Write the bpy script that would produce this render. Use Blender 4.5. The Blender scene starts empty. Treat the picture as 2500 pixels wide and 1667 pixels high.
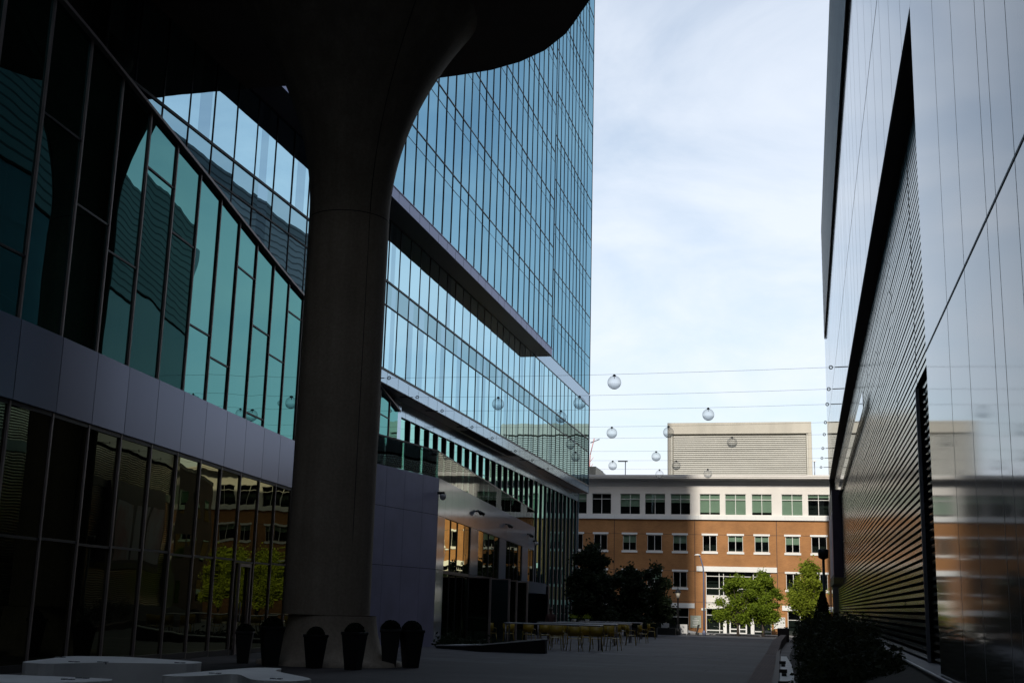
import bpy, math, random
from mathutils import Vector, Matrix
random.seed(11)
sc = bpy.context.scene
COL = sc.collection
R = math.radians

# ------------------------------------------------------------------ materials
def new_mat(name):
    m = bpy.data.materials.new(name); m.use_nodes = True
    nt = m.node_tree; nt.nodes.clear()
    out = nt.nodes.new('ShaderNodeOutputMaterial')
    return m, nt, out
def N(nt, t, **kw):
    n = nt.nodes.new(t)
    for k, v in kw.items():
        if k.startswith('_'): setattr(n, k[1:], v)
        else: n.inputs[k.replace('__', ' ')].default_value = v
    return n
def coords(nt, obj=False, scale=(1, 1, 1)):
    if obj: src = nt.nodes.new('ShaderNodeTexCoord').outputs['Object']
    else: src = nt.nodes.new('ShaderNodeNewGeometry').outputs['Position']
    mp = nt.nodes.new('ShaderNodeMapping'); mp.inputs['Scale'].default_value = scale
    nt.links.new(src, mp.inputs['Vector'])
    return mp.outputs['Vector']
def noise(nt, vec, scale, detail=3, rough=.55):
    n = N(nt, 'ShaderNodeTexNoise', Scale=scale, Detail=detail, Roughness=rough)
    nt.links.new(vec, n.inputs['Vector']); return n
def ramp(nt, fac, c0, c1, p0=.3, p1=.7):
    r = nt.nodes.new('ShaderNodeValToRGB'); e = r.color_ramp.elements
    e[0].position = p0; e[1].position = p1; e[0].color = (*c0, 1); e[1].color = (*c1, 1)
    nt.links.new(fac, r.inputs['Fac']); return r.outputs['Color']
def sc3(c, k): return tuple(min(1, v*k) for v in c)
def plain(name, c, rough=.6, metal=0., var=.15, scale=1.5, obj=False, stretch=(1, 1, 1), bump=0., spec=.5):
    m, nt, out = new_mat(name)
    b = N(nt, 'ShaderNodeBsdfPrincipled', Roughness=rough, Metallic=metal)
    b.inputs['Specular IOR Level'].default_value = spec
    v = coords(nt, obj, stretch); n = noise(nt, v, scale, 5)
    nt.links.new(ramp(nt, n.outputs['Fac'], sc3(c, 1-var), sc3(c, 1+var)), b.inputs['Base Color'])
    if bump:
        bp = N(nt, 'ShaderNodeBump', Strength=bump, Distance=.02); n2 = noise(nt, v, scale*9, 4)
        nt.links.new(n2.outputs['Fac'], bp.inputs['Height']); nt.links.new(bp.outputs['Normal'], b.inputs['Normal'])
    nt.links.new(b.outputs['BSDF'], out.inputs['Surface'])
    return m
def wavy_normal(nt, amp, scale=.5, stretch=(1, 1, .6)):
    v = coords(nt, False, stretch); n = noise(nt, v, scale, 2, .5)
    s = N(nt, 'ShaderNodeVectorMath', _operation='SUBTRACT'); s.inputs[1].default_value = (.5, .5, .5)
    k = N(nt, 'ShaderNodeVectorMath', _operation='SCALE'); k.inputs['Scale'].default_value = amp
    a = N(nt, 'ShaderNodeVectorMath', _operation='ADD'); g = nt.nodes.new('ShaderNodeNewGeometry')
    nn = N(nt, 'ShaderNodeVectorMath', _operation='NORMALIZE')
    L = nt.links.new
    L(n.outputs['Color'], s.inputs[0]); L(s.outputs[0], k.inputs[0]); L(k.outputs[0], a.inputs[0])
    L(g.outputs['Normal'], a.inputs[1]); L(a.outputs[0], nn.inputs[0])
    return nn.outputs[0]
def mirror(name, tint, base=(.006, .008, .008), fac=.9, amp=.012, wscale=.5, rough=0., stretch=(1, 1, .6), var=.06):
    """coated facade glass or polished metal: mostly a tinted mirror over a dark body"""
    m, nt, out = new_mat(name); L = nt.links.new
    gl = N(nt, 'ShaderNodeBsdfGlossy', Roughness=rough)
    oi = nt.nodes.new('ShaderNodeObjectInfo')
    L(ramp(nt, oi.outputs['Random'], sc3(tint, 1-var), sc3(tint, 1+var), 0, 1), gl.inputs['Color'])
    di = N(nt, 'ShaderNodeBsdfDiffuse'); di.inputs['Color'].default_value = (*base, 1)
    if amp:
        w = wavy_normal(nt, amp, wscale, stretch); L(w, gl.inputs['Normal'])
    mx = nt.nodes.new('ShaderNodeMixShader'); mx.inputs['Fac'].default_value = min(1, fac)
    if fac > 1: fr = N(nt, 'ShaderNodeFresnel', IOR=fac); L(fr.outputs[0], mx.inputs['Fac'])   # lacquered metal: index of refraction
    L(di.outputs[0], mx.inputs[1]); L(gl.outputs[0], mx.inputs[2]); L(mx.outputs[0], out.inputs['Surface'])
    return m
def clear_glass(name, tint, refl=.15, rtint=(.9, .95, .9)):
    m, nt, out = new_mat(name); L = nt.links.new
    tr = N(nt, 'ShaderNodeBsdfTransparent'); tr.inputs['Color'].default_value = (*tint, 1)
    gl = N(nt, 'ShaderNodeBsdfGlossy', Roughness=0.); gl.inputs['Color'].default_value = (*rtint, 1)
    L(wavy_normal(nt, .01, .6), gl.inputs['Normal'])
    mx = nt.nodes.new('ShaderNodeMixShader'); 
    mx.inputs['Fac'].default_value = min(1, refl)
    if refl > 1: fr = N(nt, 'ShaderNodeFresnel', IOR=refl); L(fr.outputs[0], mx.inputs['Fac'])
    L(tr.outputs[0], mx.inputs[1]); L(gl.outputs[0], mx.inputs[2]); L(mx.outputs[0], out.inputs['Surface'])
    return m
def globe_mat(name, tint, lo, hi, gcol=(.75, .78, .8)):
    m, nt, out = new_mat(name); L = nt.links.new
    tr = N(nt, 'ShaderNodeBsdfTransparent'); tr.inputs['Color'].default_value = (*tint, 1)
    gl = N(nt, 'ShaderNodeBsdfPrincipled', Roughness=.12); gl.inputs['Base Color'].default_value = (*gcol, 1)
    lw = N(nt, 'ShaderNodeLayerWeight', Blend=.35)
    mr = N(nt, 'ShaderNodeMapRange'); mr.inputs['To Min'].default_value = lo; mr.inputs['To Max'].default_value = hi
    L(lw.outputs['Facing'], mr.inputs['Value'])
    mx = nt.nodes.new('ShaderNodeMixShader'); L(mr.outputs[0], mx.inputs['Fac'])
    L(tr.outputs[0], mx.inputs[1]); L(gl.outputs[0], mx.inputs[2]); L(mx.outputs[0], out.inputs['Surface'])
    return m
def leaf_mat(name, a, b):
    m, nt, out = new_mat(name); L = nt.links.new
    v = coords(nt, True); n = noise(nt, v, 1.1, 3)
    wn = N(nt, 'ShaderNodeTexWhiteNoise'); L(nt.nodes.new('ShaderNodeNewGeometry').outputs['Random Per Island'], wn.inputs['Vector'])
    mxv = N(nt, 'ShaderNodeMath', _operation='MULTIPLY_ADD'); mxv.inputs[1].default_value = .45; 
    L(wn.outputs['Value'], mxv.inputs[0]); L(n.outputs['Fac'], mxv.inputs[2])
    c = ramp(nt, mxv.outputs[0], a, b, .4, 1.0)
    d = N(nt, 'ShaderNodeBsdfPrincipled', Roughness=.7); d.inputs['Specular IOR Level'].default_value = .25; t = nt.nodes.new('ShaderNodeBsdfTranslucent')
    L(c, d.inputs['Base Color']); L(c, t.inputs['Color'])
    mx = nt.nodes.new('ShaderNodeMixShader'); mx.inputs['Fac'].default_value = .35
    L(d.outputs[0], mx.inputs[1]); L(t.outputs[0], mx.inputs[2]); L(mx.outputs[0], out.inputs['Surface'])
    return m
def brick_mat(name, c1, c2, mortar, size=(.24, .08), axes='XZ', mort=.012, rough=.85, obj=False, var=.36):
    m, nt, out = new_mat(name); L = nt.links.new
    v = coords(nt, obj); sep = nt.nodes.new('ShaderNodeSeparateXYZ'); cmb = nt.nodes.new('ShaderNodeCombineXYZ')
    L(v, sep.inputs[0]); L(sep.outputs[axes[0]], cmb.inputs['X']); L(sep.outputs[axes[1]], cmb.inputs['Y'])
    bt = N(nt, 'ShaderNodeTexBrick'); L(cmb.outputs[0], bt.inputs['Vector'])
    bt.inputs['Color1'].default_value = (*c1, 1); bt.inputs['Color2'].default_value = (*c2, 1); bt.inputs['Mortar'].default_value = (*mortar, 1)
    bt.inputs['Scale'].default_value = 1; bt.inputs['Brick Width'].default_value = size[0]; bt.inputs['Row Height'].default_value = size[1]; bt.inputs['Mortar Size'].default_value = mort
    n = noise(nt, v, .35, 6, .65)
    mul = N(nt, 'ShaderNodeMixRGB', _blend_type='MULTIPLY'); mul.inputs['Fac'].default_value = 1
    L(bt.outputs['Color'], mul.inputs['Color1']); L(ramp(nt, n.outputs['Fac'], (1-var,)*3, (1, 1, 1), .3, .7), mul.inputs['Color2'])
    b = N(nt, 'ShaderNodeBsdfPrincipled', Roughness=rough); L(mul.outputs[0], b.inputs['Base Color'])
    bp = N(nt, 'ShaderNodeBump', Strength=.25, Distance=.01); L(bt.outputs['Fac'], bp.inputs['Height']); bp.invert = True
    L(bp.outputs['Normal'], b.inputs['Normal']); L(b.outputs[0], out.inputs['Surface'])
    return m

M = {}
M['tower_glass'] = mirror('tower_glass', (.25, .46, .575), amp=.006, wscale=.5)
M['podium_glass'] = mirror('podium_glass', (.47, .71, .81), amp=.012, wscale=.7)
M['podium_dark'] = mirror('podium_strip', (.34, .52, .62), amp=.012, wscale=.7)
M['spandrel_glass'] = mirror('spandrel_glass', (.29, .46, .53), amp=.008, wscale=.5)
M['near_glass'] = mirror('near_glass', (.38, .97, .92), amp=.016, wscale=.55, base=(.006, .008, .006), fac=2.3)
M['near_low_glass'] = mirror('near_low_glass', (.80, .80, .50), amp=.016, wscale=.6, base=(.006, .007, .006), fac=2.)
M['fin_glass'] = mirror('fin_glass', (.33, .62, .56), amp=.010, wscale=.6)
M['pav_glass'] = mirror('pavilion_glass', (.86, .85, .58), amp=.014, wscale=.8, base=(.006, .006, .005))
M['dark_glass'] = mirror('dark_glass', (.10, .15, .14), amp=.006, base=(.006, .009, .009))
M['metal_wall'] = mirror('polished_metal', (.9, .93, .96), amp=.0026, wscale=.5, rough=.06, stretch=(1, 1.6, .3), base=(.23, .23, .22), fac=1.58, var=.02)
M['joint_dark'] = plain('groove_dark', (.09, .09, .095), .6)
M['joint_grey'] = plain('panel_joint', (.36, .37, .38), .5, .3)
M['metal_band'] = mirror('band_metal', (.34, .36, .47), amp=.004, wscale=.4, rough=.28, base=(.16, .16, .2), fac=.6)
M['metal_light'] = mirror('light_metal', (.56, .68, .80), amp=.005, wscale=.4, rough=.12, base=(.36, .43, .50), fac=.65)
M['pav_metal'] = mirror('pavilion_metal', (.57, .61, .66), amp=.006, wscale=.5, rough=.11, base=(.36, .39, .44), fac=.55)
M['louver'] = mirror('louver_metal', (.66, .66, .64), amp=.004, wscale=.4, rough=.2, base=(.10, .10, .10), fac=2.2, var=.02)
M['wall_panel'] = plain('dark_violet_panel', (.44, .42, .58), .38, .3, .12, .7)
M['mullion'] = plain('black_mullion', (.02, .023, .029), .5, .3)
M['frame_brown'] = plain('brown_frame', (.28, .235, .225), .45, .4)
M['soffit'] = plain('grey_soffit', (.2, .195, .21), .6, 0, .1)
M['dark'] = plain('dark_void', (.008, .008, .008), .9)
M['dark_brown'] = plain('dark_slot', (.03, .02, .022), .7)
M['fin'] = plain('fin_metal', (.24, .25, .29), .4, .5, .1)
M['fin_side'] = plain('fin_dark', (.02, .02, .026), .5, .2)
def streaked(name, c):
    m, nt, out = new_mat(name); L = nt.links.new
    n = noise(nt, coords(nt, False, (1.6, 1.6, .09)), 1.4, 6, .65); n2 = noise(nt, coords(nt), .55, 6, .7); n3 = noise(nt, coords(nt), 14, 4, .6)
    a_ = N(nt, 'ShaderNodeMixRGB', _blend_type='MULTIPLY', Fac=1.); b_ = N(nt, 'ShaderNodeMixRGB', _blend_type='MULTIPLY', Fac=1.)
    L(ramp(nt, n.outputs['Fac'], sc3(c, .82), sc3(c, 1.06), .36, .62), a_.inputs['Color1']); L(ramp(nt, n2.outputs['Fac'], (.84, .83, .82), (1.05,)*3, .36, .64), a_.inputs['Color2'])
    L(a_.outputs[0], b_.inputs['Color1']); L(ramp(nt, n3.outputs['Fac'], (.9,)*3, (1.06,)*3, .4, .6), b_.inputs['Color2'])
    b = N(nt, 'ShaderNodeBsdfPrincipled', Roughness=.82); L(b_.outputs[0], b.inputs['Base Color'])
    bp = N(nt, 'ShaderNodeBump', Strength=.2, Distance=.02); L(n3.outputs['Fac'], bp.inputs['Height']); L(bp.outputs['Normal'], b.inputs['Normal'])
    L(b.outputs[0], out.inputs['Surface']); return m
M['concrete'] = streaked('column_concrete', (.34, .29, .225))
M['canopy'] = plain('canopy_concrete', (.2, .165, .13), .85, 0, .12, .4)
M['bench'] = plain('pale_concrete', (.80, .82, .80), .65, 0, .1, 1.2, bump=.15)
M['corrug'] = plain('grey_corrugated', (.30, .31, .315), .5, .35, .12, .5, stretch=(1, .1, 1))
M['white'] = plain('white_stucco', (.72, .69, .65), .8, 0, .04, .8)
M['frieze'] = plain('grey_frieze', (.50, .50, .50), .8, 0, .05, .8)
M['white_trim'] = plain('white_trim', (.74, .74, .72), .6, 0, .04)
M['frame_white'] = plain('pale_frame', (.62, .62, .6), .5, .2, .05)
M['brick'] = brick_mat('brick', (.45, .20, .064), (.38, .16, .052), (.43, .23, .10))
M['brick_edge'] = brick_mat('brick_edging', (.20, .12, .10), (.15, .095, .085), (.07, .06, .055), (.22, .11), 'XY', .012)
def paving_mat(name, c, size, joint):
    m, nt, out = new_mat(name); L = nt.links.new
    v = coords(nt); bt = N(nt, 'ShaderNodeTexBrick'); L(v, bt.inputs['Vector'])
    bt.inputs['Color1'].default_value = (*sc3(c, 1.12), 1); bt.inputs['Color2'].default_value = (*sc3(c, .84), 1); bt.inputs['Mortar'].default_value = (*sc3(c, .2), 1)
    bt.inputs['Scale'].default_value = 1; bt.inputs['Brick Width'].default_value = size[0]; bt.inputs['Row Height'].default_value = size[1]; bt.inputs['Mortar Size'].default_value = joint
    wv = N(nt, 'ShaderNodeTexWave', Scale=.09, Distortion=1.5, Detail=2); wv.bands_direction = 'Y'; L(v, wv.inputs['Vector'])
    n = noise(nt, v, .5, 7, .7); n2 = noise(nt, coords(nt, False, (.35, 1, 1)), .25, 3)
    a_ = N(nt, 'ShaderNodeMixRGB', _blend_type='MULTIPLY', Fac=1.); b_ = N(nt, 'ShaderNodeMixRGB', _blend_type='MULTIPLY', Fac=1.); c_ = N(nt, 'ShaderNodeMixRGB', _blend_type='MULTIPLY', Fac=1.)
    L(bt.outputs['Color'], a_.inputs['Color1']); L(ramp(nt, n.outputs['Fac'], (.5,)*3, (1.15,)*3, .38, .62), a_.inputs['Color2'])
    L(a_.outputs[0], b_.inputs['Color1']); L(ramp(nt, n2.outputs['Fac'], (.6, .58, .59), (1.15, 1.15, 1.18), .38, .62), b_.inputs['Color2'])
    L(b_.outputs[0], c_.inputs['Color1']); L(ramp(nt, wv.outputs['Fac'], (.86,)*3, (1.08,)*3, .2, .8), c_.inputs['Color2'])
    b = N(nt, 'ShaderNodeBsdfPrincipled', Roughness=.75); L(c_.outputs[0], b.inputs['Base Color']); L(b.outputs[0], out.inputs['Surface'])
    return m
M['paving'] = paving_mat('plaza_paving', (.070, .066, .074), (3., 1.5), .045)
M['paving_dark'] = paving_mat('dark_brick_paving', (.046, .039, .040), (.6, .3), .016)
M['asphalt'] = plain('asphalt', (.055, .058, .068), .85, 0, .2, 2., bump=.2)
M['sidewalk'] = plain('pavement_concrete', (.24, .24, .24), .85, 0, .1, 1.)
M['bounce_pale'] = plain('pale_bounce', (.55, .53, .5), .8, 0, .08, .6)  # for unseen surfaces added to bounce light under the canopy
M['soil'] = plain('soil', (.03, .024, .018), .95, 0, .4, 3., bump=.4)
M['garage'] = plain('garage_concrete', (.43, .40, .335), .85, 0, .12, .45, stretch=(1, 1, .15))
M['garage_slat'] = plain('garage_slat', (.50, .485, .43), .7, 0, .06, .6)
M['garage_gap'] = plain('garage_gap', (.17, .16, .13), .9)
M['yellow'] = plain('yellow_paint', (.34, .235, .02), .45, 0, .1, 3, True)
M['table'] = plain('grey_table', (.26, .25, .26), .35, .3, .1, 2, True)
M['black'] = plain('black_resin', (.006, .006, .006), .6, 0, .2, 3, True)
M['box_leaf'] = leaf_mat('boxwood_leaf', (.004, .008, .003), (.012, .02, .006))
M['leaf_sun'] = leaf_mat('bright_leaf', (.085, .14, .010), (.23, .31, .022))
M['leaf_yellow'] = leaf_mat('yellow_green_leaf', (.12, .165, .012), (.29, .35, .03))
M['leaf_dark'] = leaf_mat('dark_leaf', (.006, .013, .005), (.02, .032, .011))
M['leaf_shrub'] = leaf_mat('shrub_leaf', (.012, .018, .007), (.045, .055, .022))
M['bark'] = plain('bark', (.06, .045, .035), .9, 0, .3, 6, True, bump=.4)
M['iron'] = plain('black_iron', (.012, .012, .013), .45, .4, .1, 2, True)
M['steel'] = plain('grey_steel', (.25, .26, .28), .4, .7, .1, 2, True)
M['pole_blue'] = plain('blue_grey_pole', (.14, .16, .25), .5, .3, .1, 2, True)
M['lamp_glass'] = plain('frosted_lamp', (.55, .52, .45), .3, 0, .05, 2, True)
M['cable'] = plain('steel_cable', (.18, .18, .19), .5, .5)
M['globe'] = globe_mat('globe_glass', (.96, .965, .97), .03, .5, (.48, .5, .52))
M['globe_low'] = globe_mat('globe_frost', (.87, .89, .91), .2, .7, (.45, .48, .5))
M['balustrade'] = clear_glass('balustrade_glass', (.80, .91, .86), 1.5)
M['office_glass'] = clear_glass('office_glass', (.50, .62, .55), .07)
M['blind'] = plain('pale_blind', (.62, .63, .57), .8, 0, .04)
M['tower_soffit'] = mirror('tower_soffit', (.30, .27, .28), amp=.004, wscale=.5, rough=.3, base=(.34, .30, .31), fac=.5)
M['soffit_metal'] = mirror('soffit_metal', (.55, .54, .56), amp=.004, wscale=.5, rough=.25, base=(.55, .55, .57), fac=.4)
M['office_dark'] = plain('office_interior', (.02, .02, .022), .9)
M['crane_red'] = plain('red_crane', (.5, .2, .18), .5)
M['skin'] = plain('skin', (.22, .12, .08), .6, 0, .05, 2, True)
M['shirt'] = plain('dark_shirt', (.05, .022, .02), .8, 0, .1, 4, True)
M['hair'] = plain('black_hair', (.01, .008, .008), .6, 0, .1, 4, True)
M['sign_white'] = plain('white_sign', (.75, .75, .74), .25, .1, .03, 2, True)
M['sign_green'] = plain('green_grey_sign', (.30, .33, .28), .5, 0, .08, 2, True)
M['sign_text'] = plain('sign_lettering', (.10, .11, .12), .6, 0, .05, 2, True)
M['banner_frame'] = plain('violet_frame', (.05, .035, .06), .5, 0, .15)
M['annex_brick'] = brick_mat('annex_brick', (.11, .06, .035), (.085, .045, .03), (.1, .07, .05), axes='YZ')
M['timber'] = plain('olive_board', (.16, .14, .05), .7, 0, .25, 2)
def poster_mat():
    m, nt, out = new_mat('poster_print'); L = nt.links.new
    v = coords(nt, False, (1, .5, .35)); n = noise(nt, v, .9, 3)
    r = nt.nodes.new('ShaderNodeValToRGB'); e = r.color_ramp.elements
    e[0].position = .42; e[0].color = (.66, .70, .88, 1); e[1].position = .62; e[1].color = (.62, .34, .44, 1)
    L(n.outputs['Fac'], r.inputs['Fac'])
    b = N(nt, 'ShaderNodeBsdfPrincipled', Roughness=.5); L(r.outputs[0], b.inputs['Base Color']); L(b.outputs[0], out.inputs['Surface'])
    return m
M['poster'] = poster_mat()

# ------------------------------------------------------------------ mesh helpers
WLOC = {}
class MB:
    def __init__(s): s.v = []; s.f = []; s.m = []; s.sm = []
    def face(s, pts, mi=0, smooth=False):
        b = len(s.v); s.v += [tuple(p) for p in pts]; s.f.append(tuple(range(b, b+len(pts)))); s.m.append(mi); s.sm.append(smooth); return s
    def raw(s, vs, fs, mi=0, smooth=False):
        b = len(s.v); s.v += [tuple(p) for p in vs]
        for f in fs: s.f.append(tuple(i+b for i in f)); s.m.append(mi); s.sm.append(smooth)
        return s
    def box(s, x0, x1, y0, y1, z0, z1, mi=0):
        if x0 > x1: x0, x1 = x1, x0
        if y0 > y1: y0, y1 = y1, y0
        if z0 > z1: z0, z1 = z1, z0
        v = [(x0,y0,z0),(x1,y0,z0),(x1,y1,z0),(x0,y1,z0),(x0,y0,z1),(x1,y0,z1),(x1,y1,z1),(x0,y1,z1)]
        return s.raw(v, [(0,3,2,1),(4,5,6,7),(0,1,5,4),(1,2,6,5),(2,3,7,6),(3,0,4,7)], mi)
    def prism(s, poly, z0, z1, mi=0, side=None):
        """poly counter-clockwise seen from above; z0, z1 numbers or per-point lists"""
        n = len(poly); a = z0 if isinstance(z0, (list, tuple)) else [z0]*n; b = z1 if isinstance(z1, (list, tuple)) else [z1]*n
        v = [(p[0], p[1], a[i]) for i, p in enumerate(poly)]+[(p[0], p[1], b[i]) for i, p in enumerate(poly)]
        s.raw(v, [tuple(range(n))[::-1], tuple(range(n, 2*n))], mi)
        return s.raw(v, [(i, (i+1) % n, n+(i+1) % n, n+i) for i in range(n)], mi if side is None else side)
    def wall(s, p, q, z0, z1, out=0., t=.1, mi=0):
        """box standing on segment p-q (plan); out = outward offset to the right of p->q, t = thickness inward; z may be pairs"""
        d = Vector((q[0]-p[0], q[1]-p[1])); d.normalize(); n = Vector((d.y, -d.x))
        za = z0 if isinstance(z0, tuple) else (z0, z0); zb = z1 if isinstance(z1, tuple) else (z1, z1)
        P = [Vector(p)+n*out, Vector(q)+n*out, Vector(q)+n*(out-t), Vector(p)+n*(out-t)]
        return s.prism(P, [za[0], za[1], za[1], za[0]], [zb[0], zb[1], zb[1], zb[0]], mi)
    def tube(s, pts, r, n=8, mi=0, cap=True, smooth=True):
        pts = [Vector(p) for p in pts]; rs = r if isinstance(r, (list, tuple)) else [r]*len(pts)
        rings = []; b = len(s.v); ref = None
        for i, p in enumerate(pts):
            d = (pts[min(i+1, len(pts)-1)]-pts[max(i-1, 0)]).normalized()
            if ref is None or abs(ref.dot(d)) > .95: ref = Vector((0, 0, 1)) if abs(d.z) < .9 else Vector((1, 0, 0))
            u = d.cross(ref).normalized(); w = u.cross(d).normalized()
            for k in range(n):
                a = 2*math.pi*k/n; s.v.append(tuple(p+(u*math.cos(a)+w*math.sin(a))*rs[i]))
        for i in range(len(pts)-1):
            for k in range(n):
                s.f.append((b+i*n+k, b+i*n+(k+1) % n, b+(i+1)*n+(k+1) % n, b+(i+1)*n+k)); s.m.append(mi); s.sm.append(smooth)
        if cap:
            s.f.append(tuple(b+k for k in range(n))[::-1]); s.m.append(mi); s.sm.append(False)
            e = b+(len(pts)-1)*n; s.f.append(tuple(e+k for k in range(n))); s.m.append(mi); s.sm.append(False)
        return s
    def lathe(s, prof, c=(0, 0, 0), n=32, mi=0, cap=True, smooth=True, sq=None):
        b = len(s.v)
        for r, z in prof:
            for k in range(n):
                a = 2*math.pi*(k+.5)/n; s.v.append((c[0]+r*math.cos(a), c[1]+r*math.sin(a), c[2]+z))
        for i in range(len(prof)-1):
            for k in range(n):
                s.f.append((b+i*n+k, b+i*n+(k+1) % n, b+(i+1)*n+(k+1) % n, b+(i+1)*n+k)); s.m.append(mi); s.sm.append(smooth)
        if cap:
            s.f.append(tuple(b+k for k in range(n))[::-1]); s.m.append(mi); s.sm.append(False)
            e = b+(len(prof)-1)*n; s.f.append(tuple(e+k for k in range(n))); s.m.append(mi); s.sm.append(False)
        return s
    def leaf(s, p, size, rnd, mi=0):
        u = Vector((rnd.gauss(0, 1), rnd.gauss(0, 1), rnd.gauss(0, .7))).normalized()
        w = u.cross(Vector((rnd.gauss(0, 1), rnd.gauss(0, 1), rnd.gauss(0, 1)))).normalized(); k = size*rnd.uniform(.6, 1.25)
        p = Vector(p); nrm = u.cross(w)
        a, b_, c, d = p-u*k*.5, p+w*k*.28+nrm*k*.06, p+u*k*.5, p-w*k*.28+nrm*k*.06
        return s.raw([a, b_, c, d], [(0, 1, 2), (0, 2, 3)], mi)
    def build(s, name, mats, parent=None, loc=None, bevel=0., coll=True):
        if not isinstance(mats, (list, tuple)): mats = [mats]
        mats = [M[x] if isinstance(x, str) else x for x in mats]
        if parent is not None: o0 = WLOC[parent.name]
        elif loc is not None: o0 = Vector(loc)
        else:
            xs = [v[0] for v in s.v]; ys = [v[1] for v in s.v]; zs = [v[2] for v in s.v]
            o0 = Vector(((min(xs)+max(xs))/2, (min(ys)+max(ys))/2, min(zs)))
        me = bpy.data.meshes.new(name)
        me.from_pydata([(v[0]-o0.x, v[1]-o0.y, v[2]-o0.z) for v in s.v], [], s.f)
        for m in mats: me.materials.append(m)
        me.polygons.foreach_set('material_index', s.m); me.polygons.foreach_set('use_smooth', s.sm); me.update()
        o = bpy.data.objects.new(name, me); COL.objects.link(o)
        if parent is not None: o.parent = parent
        else: o.location = o0
        WLOC[o.name] = o0
        if bevel:
            bm = o.modifiers.new('bevel', 'BEVEL'); bm.width = bevel; bm.segments = 2; bm.limit_method = 'ANGLE'
        return o
def tag(o, label=None, cat=None, group=None, kind=None):
    if label: o['label'] = label
    if cat: o['category'] = cat
    if group: o['group'] = group
    if kind: o['kind'] = kind
    return o
def thing(name, loc, label, cat, group=None):
    o = bpy.data.objects.new(name, None); COL.objects.link(o); o.location = loc; o.empty_display_size = .3
    WLOC[o.name] = Vector(loc); return tag(o, label, cat, group)
def dup(root, loc, rz=0, label=None, scale=1., group=None):
    r = root.copy(); COL.objects.link(r); r.location = loc; r.rotation_euler = (0, 0, rz); r.scale = (scale,)*3
    if label: r['label'] = label
    if group: r['group'] = group
    WLOC[r.name] = Vector(loc)
    for ch in list(root.children):
        c = ch.copy(); COL.objects.link(c); c.parent = r
        for g in list(ch.children):
            d = g.copy(); COL.objects.link(d); d.parent = c
    return r
def gz(y): return -.0112*min(max(0, y-25), 40)-.0064*max(0, min(y, 131)-65)

# ------------------------------------------------------------------ camera
cam = bpy.data.cameras.new('camera'); co = bpy.data.objects.new('camera', cam); COL.objects.link(co); sc.camera = co
cam.sensor_width = 36; cam.lens = 42.48; cam.clip_end = 3000; cam.clip_start = .1
rot = Matrix(((.9724167, .0238517, .2320276), (.2317535, -.2113141, -.9495455), (.0263824, .9771271, -.2110131)))
co.matrix_world = Matrix.Translation((0, 0, 1.7)) @ rot.to_4x4()

# ------------------------------------------------------------------ sky and sun
EL, AZ = R(28), R(180.6)
w = bpy.data.worlds.new('World'); sc.world = w; w.use_nodes = True
nt = w.node_tree; nt.nodes.clear(); L = nt.links.new
wo = nt.nodes.new('ShaderNodeOutputWorld'); bg = N(nt, 'ShaderNodeBackground', Strength=.15)
sk = nt.nodes.new('ShaderNodeTexSky'); sk.sky_type = 'NISHITA'; sk.sun_disc = False; sk.sun_elevation = EL; sk.sun_rotation = AZ
sk.air_density = 1.2; sk.dust_density = 1.5; sk.ozone_density = 1.2
tc = nt.nodes.new('ShaderNodeTexCoord'); sp = nt.nodes.new('ShaderNodeSeparateXYZ'); L(tc.outputs['Generated'], sp.inputs[0])
zc = N(nt, 'ShaderNodeMath', _operation='ADD'); zc.inputs[1].default_value = .22; L(sp.outputs['Z'], zc.inputs[0])
dv = N(nt, 'ShaderNodeVectorMath', _operation='DIVIDE'); L(tc.outputs['Generated'], dv.inputs[0]); L(zc.outputs[0], dv.inputs[1])
n1 = noise(nt, dv.outputs[0], 2.1, 8, .58); n1.inputs['Distortion'].default_value = .5
f1 = N(nt, 'ShaderNodeMapRange'); L(n1.outputs['Fac'], f1.inputs['Value'])
f1.inputs['From Min'].default_value = .36; f1.inputs['From Max'].default_value = .66; f1.inputs['To Min'].default_value = .56; f1.inputs['To Max'].default_value = 1.
hz = N(nt, 'ShaderNodeMapRange'); L(sp.outputs['Z'], hz.inputs['Value'])
hz.inputs['From Min'].default_value = .1; hz.inputs['From Max'].default_value = .8; hz.inputs['To Min'].default_value = 0; hz.inputs['To Max'].default_value = .5
sb = N(nt, 'ShaderNodeMath', _operation='SUBTRACT'); sb.use_clamp = True; L(f1.outputs[0], sb.inputs[0]); L(hz.outputs[0], sb.inputs[1])
cc = N(nt, 'ShaderNodeMixRGB'); cc.inputs['Color2'].default_value = (6.3, 6.7, 7.35, 1)
L(sb.outputs[0], cc.inputs['Fac']); L(sk.outputs[0], cc.inputs['Color1'])
L(cc.outputs[0], bg.inputs['Color']); L(bg.outputs[0], wo.inputs['Surface'])
sl = bpy.data.lights.new('sun', 'SUN'); sl.energy = 3.75; sl.angle = R(.53); sl.color = (1, .93, .82)
so = bpy.data.objects.new('sun', sl); COL.objects.link(so)
d = Vector((math.sin(AZ)*math.cos(EL), math.cos(AZ)*math.cos(EL), math.sin(EL)))
so.rotation_euler = d.to_track_quat('Z', 'Y').to_euler(); so.location = (0, -60, 150)
vs = sc.view_settings; vs.view_transform = 'Standard'; vs.look = 'None'; vs.exposure = 0; vs.gamma = 1
sc.cycles.max_bounces = 10; sc.cycles.transparent_max_bounces = 12; sc.cycles.use_denoising = True; sc.cycles.caustics_reflective = False

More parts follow.
